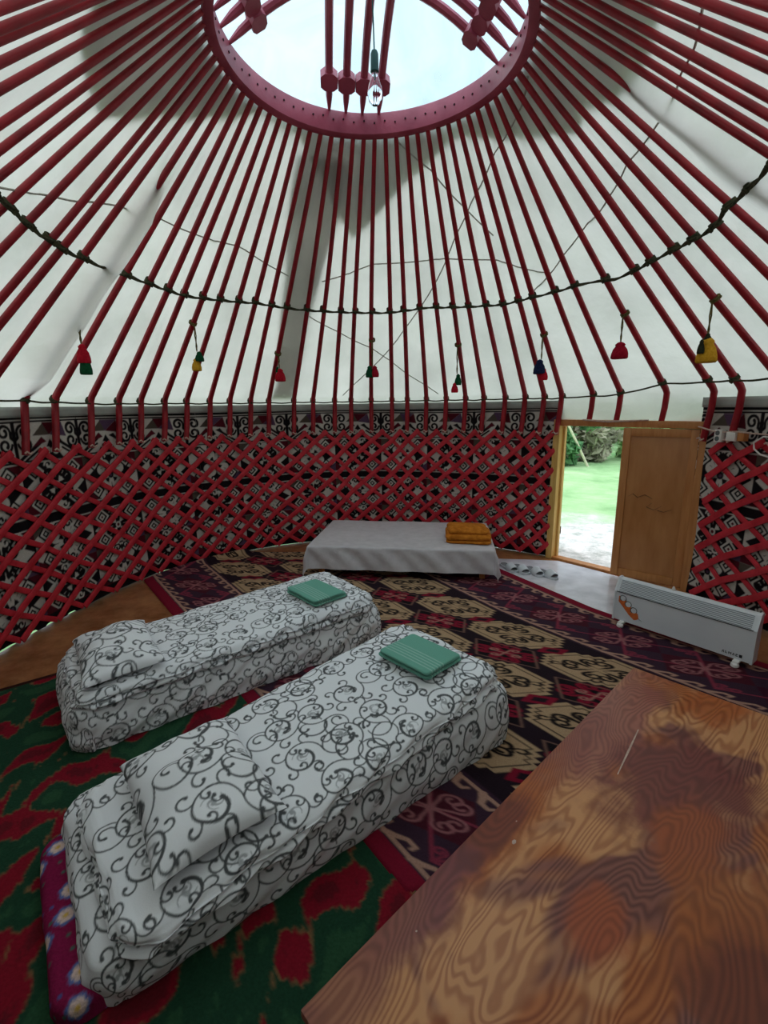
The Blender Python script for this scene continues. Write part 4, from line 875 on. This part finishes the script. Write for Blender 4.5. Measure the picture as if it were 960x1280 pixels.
# ------------------------------------------------------------------ low table with cloth and blanket
TA, TB = np.array([-.745, 4.42]), np.array([1.02, 4.18]); tx = (TB-TA)/np.linalg.norm(TB-TA); ty = np.array([-tx[1], tx[0]]); TL = np.linalg.norm(TB-TA); TD = 1.05
lt = empty('low_table', (*(TA+tx*TL/2+ty*TD/2), 0.017), 'low wooden table mostly hidden under a white cloth', 'table')
mb = MB(); cc = TA+tx*TL/2+ty*TD/2; vx, vy = Vector((*tx, 0)), Vector((*ty, 0)); mb.box((cc[0], cc[1], .305), vx*(TL/2-.012), vy*(TD/2-.012), up*.014, bev=.004); mb.build('top', M['wood'], lt)
for sx in (-1, 1):
    for sy in (-1, 1):
        p = cc+tx*sx*(TL/2-.10)+ty*sy*(TD/2-.1); mb = MB(); mb.box((p[0], p[1], .017+.137), vx*.025, vy*.025, up*.137, bev=.004); mb.build('leg', M['wood'], lt)
class ZC(ZT):
    def __init__(s): s.base = .03; s.h = 1.0
    def __call__(s, u, v): return .326+0*u
tab = ZC()
def tabledrape():
    D = .215; pf = [(.012*math.sin(t), .012*(1-math.cos(t))) for t in np.linspace(0, PI/2, 5)] + [(.014+.010*k, .012+D*k) for k in np.linspace(.1, 1, 7)]
    step = .012; prof = np.array(pf); seg = np.concatenate([[0], np.cumsum(np.hypot(*np.diff(prof, axis=0).T))]); Dl = seg[-1]
    a = np.arange(-Dl, TL+Dl+step, step); b_ = np.arange(-Dl, TD+Dl+step, step); A, B = np.meshgrid(a, b_, indexing='ij')
    qx, qy = np.clip(A, 0, TL), np.clip(B, 0, TD); ox, oy = A-qx, B-qy; l = np.hypot(ox, oy); ux, uy = ox/np.maximum(l, 1e-9), oy/np.maximum(l, 1e-9)
    lim_ = Dl*1.30; l = np.minimum(l, lim_); o_ = np.interp(l, seg, prof[:, 0]); dr = np.where(l <= Dl, np.interp(l, seg, prof[:, 1]), prof[-1, 1]+(l-Dl))
    per = A+B; sd = np.clip(l/.06, 0, 1); cn = np.clip(np.minimum(abs(ox), abs(oy))/.05, 0, 1)
    o_ = o_ + sd*(.008*np.sin(per*13)+.005*np.sin(per*29+1)) + .035*cn*sd
    X, Y = qx+ux*o_, qy+uy*o_; Z = .326 - dr + (1-sd)*.002*np.sin(A*9+2*np.sin(B*6))
    XY = TA + X[..., None]*tx + Y[..., None]*ty
    return tag(grid('tablecloth', np.concatenate([XY, np.maximum(Z, .024)[..., None]], -1), M['cloth']), 'white cloth draped over the low table under the lattice wall', 'tablecloth')
tabledrape()
bo = TA+tx*(TL-.22)+ty*.36
bk = empty('folded_blanket', (*bo, .33), 'ochre plush blanket folded on the white tablecloth', 'blanket')
zz0 = .329
for k, (ll, ww, hh, dx, dy) in enumerate(((.40, .36, .034, 0, 0), (.385, .34, .058, -.012, .008), (.34, .30, .052, -.016, .015))):
    z = ZT2(zz0+hh, zz0+hh-.008*k, zz0, hh, .012+.006*k, 4); pf = [(hh*.5*math.sin(t), hh*.5*(1-math.cos(t))) for t in np.linspace(0, PI, 9)]
    r_ = math.radians(4*(k-1)); fx = tx*math.cos(r_)+ty*math.sin(r_); fy = -tx*math.sin(r_)+ty*math.cos(r_)
    ob = drape('fold', bo-fx*(ll/2-dx)-fy*(ww/2-dy), fx, fy, ll, ww, pf, .008, M['ochre'], None, None, (0, 0), z, .007, .03, 20+k); ob.parent = bk; ob.matrix_parent_inverse = Matrix.Translation(-Vector(bk.location)); zz0 += hh*.92
# ------------------------------------------------------------------ plywood table
pa = Vector((-.193, .746, 0)); pd = Vector((1.196-(-.193), 2.055-.746, 0)); PL = pd.length; pd.normalize(); pn = Vector((pd.y, -pd.x, 0)); PWD = 1.20
blot, b_pl, L = BLOT
nt = M['ply'].node_tree
cc = pa + pd*PL/2 + pn*PWD/2
pt_ = empty('plywood_table', (cc.x, cc.y, .012), 'broad low table with a varnished plywood top and burnt looking stains', 'table')
mb = MB(); mb.box((cc.x, cc.y, .388), pd*PL/2, pn*PWD/2, up*.012, bev=.004); mb.build('top', M['ply'], pt_)
for sy in (-1, 1):
    mb = MB(); p = cc+pn*sy*(PWD/2-.06); mb.box((p.x, p.y, .338), pd*(PL/2-.08), pn*.012, up*.037, bev=.003); mb.build('apron', M['wood'], pt_)
for sx in (-1, 1):
    mb = MB(); p = cc+pd*sx*(PL/2-.06); mb.box((p.x, p.y, .338), pd*.012, pn*(PWD/2-.08), up*.037, bev=.003); mb.build('apron', M['wood'], pt_)
    for sy in (-1, 1):
        mb = MB(); p = cc+pd*sx*(PL/2-.06)+pn*sy*(PWD/2-.06); mb.box((p.x, p.y, .194), pd*.026, pn*.026, up*.182, bev=.004); mb.build('leg', M['wood'], pt_)
def at4(x, y, z=.4):
    u, v_ = (x-480)/FPX, -(y-640)/FPX; u, v_ = c_*u-s_*v_, s_*u+c_*v_; d = np.array([u, cp+v_*sp, -sp+v_*cp]); return d[:2]*(z-EYE)/d[2]
prev = PLYOUT
for px, py, rx, ry, col, am in ((900, 870, .28, .11, (176, 92, 46), .85), (770, 895, .46, .15, (152, 86, 80), .85), (845, 975, .32, .20, (122, 60, 54), .95), (860, 1050, .20, .09, (166, 84, 44), .8), (700, 940, .40, .09, (142, 78, 70), .7), (600, 1040, .46, .12, (172, 92, 44), .9), (615, 1035, .20, .07, (120, 58, 44), .9), (520, 1130, .22, .10, (124, 68, 70), .9), (745, 1150, .11, .08, (168, 84, 52), .9), (950, 1190, .26, .22, (160, 86, 44), .9), (945, 1260, .16, .12, (116, 56, 42), .8), (430, 1215, .30, .10, (146, 88, 74), .75)):
    w_ = at4(px, py); prev = blot(prev, w_[0]-cc.x*0, w_[1]-cc.y*0, rx, ry, col, am)
M['ply'].node_tree.links.new(prev, b_pl.inputs['Base Color'])
mb = MB()
for (x0, y0), (x1, y1), wd in (((798, 912), (772, 968), .0035), ((644, 1050), (641, 1055), .006), ((520, 1163), (521, 1165), .003), ((645, 1026), (646, 1027), .003)):
    w0, w1 = at4(x0, y0), at4(x1, y1); mb.tube([(w0[0], w0[1], .4002), (*(.5*(w0+w1)), .4004), (w1[0], w1[1], .4002)], [wd*.5, wd, wd*.4], 6, flat=.15)
mb.build('scratch', M['lace'], pt_)
# ------------------------------------------------------------------ heater
HL, HR = Vector((1.725, 3.31, .012)), Vector((2.255, 2.635, .012)); hd = HR-HL; HLn = hd.length; hd.normalize(); hb = Vector((-hd.y, hd.x, 0))
if hb.dot(HL) < 0: hb = -hb
he = empty('heater', tuple(HL+hd*HLn/2), 'long white electric convector heater standing on the carpet near the door', 'heater')
mb = MB(); sec = [(0, .045), (0, .262), (.045, .352), (.055, .359), (.085, .359), (.092, .352), (.092, .050), (.086, .045)]
mb.prism(sec, HL, hb, up, hd*HLn); body = mb.build('body', M['white'], he, smooth=False)
for s, o_ in ((0, HL), (1, HR)):
    mb = MB(); mb.prism([(-.004, .041), (-.004, .265), (.043, .356), (.055, .364), (.087, .364), (.097, .355), (.097, .047), (.088, .041)], o_-hd*.006, hb, up, hd*.014); mb.build('end_cap', M['white'], he, smooth=False)
sl = Vector((0, 0, 0)) + hb*.045 + up*.09; sln = sl.normalized(); on = (up*.045-hb*.09).normalized()
for k in range(8):
    p = HL + up*.262 + sl*((k+.75)/8.6) + hd*HLn/2
    mb = MB(); mb.box(p+on*.001, hd*(HLn/2-.025), sln*.0022, on*.0022); mb.build('slot', M['slot'], he, smooth=False)
mb = MB(); mb.box(HL+up*.264+hd*HLn/2-hb*.0025, hd*(HLn/2-.012), hb*.003, up*.0015); mb.build('seam', M['dark'], he, smooth=False)
for o_ in (HL+hd*.07, HR-hd*.07):
    ft = MB(); c = o_+hb*.046
    ft.box(c+up*.036, hd*.018, hb*.085, up*.010, bev=.008)
    for s in (-1, 1): ft.lathe(c+hb*s*.075+up*.016, [(.010, .02), (.022, .012), (.024, 0), (.024, -.004), (.016, -.012)], 12, up)
    ft.build('foot', M['whiteplastic'], he)
# printed emblem and lettering on the front
em = MB(); fo_ = -hb*.001
def fp(x, z): return HL + hd*x + up*z - hb*.0028
cs = [(.062, .222), (.102, .186), (.144, .152)]
em.prism([(.030, .232), (.030, .190), (.070, .150), (.110, .108), (.150, .080), (.170, .088), (.182, .100), (.176, .132), (.150, .150), (.12, .170), (.090, .205), (.060, .222), (.045, .236)], HL-hb*.0012, hd, up, hb*.0011)
ob = em.build('emblem', M['orange'], he, smooth=False)
for x, z in cs:
    em = MB(); em.lathe(HL+hd*x+up*z-hb*.0016, [(.020, 0), (.020, .0009)], 18, -hb); em.build('emblem_disc', M['white'], he, smooth=False)
for x, z in cs:
    em = MB(); em.tube([fp(x+.022*math.cos(a), z+.022*math.sin(a)) for a in np.linspace(-.6, PI+1.1, 17)], .0036, 6, flat=.5); em.build('emblem_ring', M['grey'], he)
em = MB(); em.tube([fp(.180, .104), fp(.195, .094), fp(.208, .090)], [.003, .003, .001], 6, flat=.4); em.build('emblem_tail', M['grey'], he)
em = MB(); x = HLn-.155
for wd, kind in ((.014, 'a'), (.012, 'l'), (.016, 'm'), (.013, 'a'), (.013, 'c'), (.016, 'q')):
    z0, z1 = .066, .082
    if kind == 'a': em.prism([(0, 0), (.004, 0), (wd/2, .012), (wd-.004, 0), (wd, 0), (wd/2+.002, .016), (wd/2-.002, .016)], fp(x, z0), hd, up, hb*.001)
    elif kind == 'l': em.prism([(0, 0), (.004, 0), (.004, .016), (0, .016)], fp(x, z0), hd, up, hb*.001); em.prism([(0, 0), (.010, 0), (.010, .004), (0, .004)], fp(x, z0), hd, up, hb*.001)
    elif kind == 'm': em.prism([(0, 0), (.003, 0), (.003, .010), (wd/2, .004), (wd-.003, .010), (wd-.003, 0), (wd, 0), (wd, .016), (wd-.003, .016), (wd/2, .009), (.003, .016), (0, .016)], fp(x, z0), hd, up, hb*.001)
    elif kind == 'c': em.prism([(0, 0), (.012, 0), (.012, .004), (.004, .004), (.004, .012), (.012, .012), (.012, .016), (0, .016)], fp(x, z0), hd, up, hb*.001)
    else: em.prism([(0, -.002), (.016, -.002), (.016, .018), (0, .018)], fp(x, z0), hd, up, hb*.001)
    x += wd+.005
em.build('lettering', M['dark'], he, smooth=False)
mb = MB(); mb.lathe(HL+hd*.36+hb*.07+up*.357, [(.012, 0), (.012, .012), (.004, .03)], 10, up); mb.build('knob', M['whiteplastic'], he)
# ------------------------------------------------------------------ slides (sandals) by the table
def slide_proto():
    o = empty('slide_sandal', (0, 0, 0))
    out = [(-.040, -.115), (-.046, -.06), (-.040, 0), (-.046, .06), (-.040, .105), (-.018, .128), (.012, .130), (.036, .108), (.044, .06), (.036, 0), (.036, -.06), (.032, -.11), (.012, -.13), (-.020, -.130)]
    mb = MB(); mb.prism(out, (0, 0, 0.0), (1, 0, 0), (0, 1, 0), (0, 0, .022)); mb.build('sole', M['slide'], o)
    mb = MB(); mb.prism([(x*.84, y*.93) for x, y in out], (0, 0, .022), (1, 0, 0), (0, 1, 0), (0, 0, .003)); mb.build('insole', M['insole'], o)
    n1_, n2_ = 16, 9; P = np.zeros((n1_, n2_, 3))
    for a in range(n1_):
        t = a/(n1_-1)*PI
        for b2 in range(n2_):
            v = b2/(n2_-1); y = .02+.075*v; w_ = .048-.006*v; h = .062-.022*v
            P[a, b2] = (-w_*math.cos(t), y+.008*math.sin(t), .012+h*math.sin(t)**.75)
    Pi = P.copy(); Pi[..., 0] *= .90; Pi[..., 2] = .012+(Pi[..., 2]-.012)*.88
    grid('strap', np.concatenate([P, Pi[:, ::-1], P[:, :1]], 1), M['slide'], o)
    return o
S0 = slide_proto()
def copy_tree(o):
    c = o.copy(); COL.objects.link(c)
    for ch in o.children:
        d = ch.copy(); COL.objects.link(d); d.parent = c
        for g_ in ch.children: e_ = g_.copy(); COL.objects.link(e_); e_.parent = d
    return c
SL = ['grey slide sandal nearest the tablecloth corner', 'grey slide sandal, second from the tablecloth corner', 'grey slide sandal, third from the tablecloth corner', 'grey slide sandal at the end of the row nearest the doorway']
for k, ((x, y), a) in enumerate(zip(((1.265, 4.575), (1.372, 4.515), (1.485, 4.445), (1.588, 4.365)), (196, 190, 192, 200))):
    o = S0 if k == 0 else copy_tree(S0); o.location = (x, y, .004); o.rotation_euler = (0, 0, math.radians(a)); o.scale = (1.08, 1.08, 1.08); tag(o, SL[k], 'sandal', 'slide sandals beside the carpet')
# ------------------------------------------------------------------ sockets and cable on the lattice by the door
def wallframe(phi, off, z):
    p = Vector(W(phi, off, z)); a = math.radians(phi); return p, Vector((math.cos(a), -math.sin(a), 0)), Vector((math.sin(a), math.cos(a), 0))
p, ax, an = wallframe(78.6, -.085, 1.385)
so = empty('wall_socket', tuple(p), 'white double socket fixed to the lattice next to the door', 'socket'); mb = MB(); mb.box(p, ax*.032, an*.022, up*.048, bev=.006); mb.build('casing', M['whiteplastic'], so)
for dz in (-.022, .022):
    mb = MB(); mb.lathe(p-an*.023+up*dz, [(.019, 0), (.019, .002), (.015, .003)], 14, -an); mb.build('outlet', M['grey'], so)
p2, ax2, an2 = wallframe(80.9, -.085, 1.385); sw = empty('junction_box', tuple(p2), 'plain white junction box between the socket and a wooden block', 'junction box'); mb = MB(); mb.box(p2, ax2*.040, an2*.020, up*.033, bev=.006); mb.build('casing', M['whiteplastic'], sw); mb = MB(); mb.box(p2-an2*.021, ax2*.030, an2*.002, up*.024, bev=.002); mb.build('cover', M['whiteplastic'], sw)
p3, ax3, an3 = wallframe(82.6, -.078, 1.39); mb = MB(); mb.box(p3, ax3*.028, an3*.022, up*.034, bev=.004); tag(mb.build('wooden_block', M['wood']), 'small brown wooden block beside the white junction box', 'wooden block')
mb = MB(); mb.tube([W(f, -.10-.01*math.sin(f), z) for f, z in ((74.6, 1.448), (75.6, 1.440), (77.2, 1.425), (78.6, 1.412), (80.2, 1.418), (82, 1.425), (84.5, 1.418), (87, 1.415), (90, 1.43))], .006, 7); tag(mb.build('cable', M['lace']), 'pale cable strung along the top of the lattice past the socket', 'cable')
mb = MB(); mb.tube([W(f, -.095, z) for f, z in ((90, 1.40), (86.5, 1.40), (85, 1.355), (85.2, 1.31), (86.4, 1.275), (88.5, 1.26), (92, 1.27))], .006, 7); tag(mb.build('cable', M['whiteplastic']), 'white cable loop hanging below the wooden block', 'cable')
# ------------------------------------------------------------------ outdoors
def shrub(x, y, h, w_, mats, label, cat, seed, n=900):
    r = random.Random(seed); z0 = -.06+.004*max(math.hypot(x-CX, y-CY)-3, 0); o = empty('shrub' if h < 3.2 else 'tree', (x, y, z0), label, cat, 'bushes beyond the meadow')
    st_ = MB()
    for k in range(5):
        a = r.uniform(0, 6.28); st_.tube([(x, y, z0), (x+.15*w_*math.cos(a), y+.15*w_*math.sin(a), z0+h*.4), (x+.35*w_*math.cos(a), y+.35*w_*math.sin(a), z0+h*.8)], [.06, .04, .015], 6)
    st_.build('stems', M['bark'], o); mb = MB()
    cl = [(r.gauss(0, .26)*w_, r.gauss(0, .26)*w_, r.uniform(.04, .95)*h, r.uniform(.14, .28)*w_) for _ in range(26)]
    for k in range(n):
        cx_, cy_, cz_, s = r.choice(cl); v = Vector((r.gauss(0, 1), r.gauss(0, 1), r.gauss(0, .8))).normalized()*s*r.uniform(.6, 1)
        p = Vector((x+cx_, y+cy_, max(z0+.05, z0+cz_))) + v; u = Vector((r.gauss(0, 1), r.gauss(0, 1), r.gauss(0, 1))).normalized(); w2 = u.orthogonal().normalized(); l = r.uniform(.10, .2)
        if p.z < z0+.02: p.z = z0+.02+r.random()*.2
        mb.add([p-u*l, p+w2*l*.45, p+u*l, p-w2*l*.45], [(0, 1, 2, 3)])
    f = mb.build('foliage', M[mats], o, smooth=False)
for k, (x, y, h, w_, mm, lb) in enumerate(((4.75, 13.3, 1.9, 1.3, 'leafd', 'dark green bush showing beside the left door jamb'), (6.05, 13.9, 1.7, 1.3, 'leafb', 'grey brown twiggy bush in the middle of the open doorway'), (7.6, 14.4, 2.1, 1.5, 'leafl', 'pale green bush next to the edge of the closed door leaf'),
        (5.2, 17.6, 3.9, 2.0, 'leafd', 'dark tree far behind the dark green bush'), (7.5, 18.4, 4.2, 2.2, 'leafl', 'pale green tree behind the twiggy bush'), (10.2, 18.8, 4.4, 2.4, 'leafd', 'dark tree behind the pale green bush'), (9.9, 14.6, 2.6, 1.8, 'leafd', 'dark bush hidden mostly by the closed door leaf'))):
    shrub(x, y, h, w_, mm, lb, 'bush' if h < 3.2 else 'tree', 30+k, 2200)
mb = MB(); mb.tube([(5.5, 12.6, -.06), (5.2, 12.58, .5), (4.8, 12.55, 1.2), (4.35, 12.52, 1.95)], [.035, .033, .030, .026], 8); tag(mb.build('wooden_pole', M['birch']), 'pale wooden pole leaning on the meadow outside the doorway', 'pole')
# ------------------------------------------------------------------ light
SKY_LOW, SKY_TOP = .88, 4.7
wd = bpy.data.worlds.new('overcast sky'); SC.world = wd; wd.use_nodes = True; nt = wd.node_tree; L = nt.links; bg = nt.nodes['Background']
tc = nd(nt, 'ShaderNodeTexCoord'); n = nd(nt, 'ShaderNodeTexNoise', Scale=2.2, Detail=6, Roughness=.55); L.new(tc.outputs['Generated'], n.inputs['Vector'])
r = nd(nt, 'ShaderNodeValToRGB'); r.color_ramp.elements[0].color = (.70, .84, .97, 1); r.color_ramp.elements[1].color = (.90, .95, 1.0, 1); r.color_ramp.elements[0].position = .36; r.color_ramp.elements[1].position = .66
L.new(n.outputs['Fac'], r.inputs['Fac']); L.new(r.outputs[0], bg.inputs['Color'])
# overcast sky: about three times brighter overhead than at the horizon
sx = nd(nt, 'ShaderNodeSeparateXYZ'); L.new(tc.outputs['Generated'], sx.inputs[0])
zr = nd(nt, 'ShaderNodeMapRange', interpolation_type='SMOOTHSTEP'); zr.inputs[1].default_value = .62; zr.inputs[2].default_value = 1.0; zr.inputs[3].default_value = SKY_LOW; zr.inputs[4].default_value = SKY_TOP
L.new(sx.outputs['Z'], zr.inputs[0]); L.new(zr.outputs[0], bg.inputs['Strength'])
sun = bpy.data.lights.new('sun', 'SUN'); so_ = bpy.data.objects.new('sun', sun); COL.objects.link(so_); sun.energy = .5; sun.angle = math.radians(22); sun.color = (1, .95, .86)
sd = Vector((-.42, .72, .62)).normalized(); so_.rotation_euler = sd.to_track_quat('Z', 'Y').to_euler()
SC.cycles.max_bounces = 10; SC.cycles.diffuse_bounces = 5; SC.cycles.transparent_max_bounces = 8
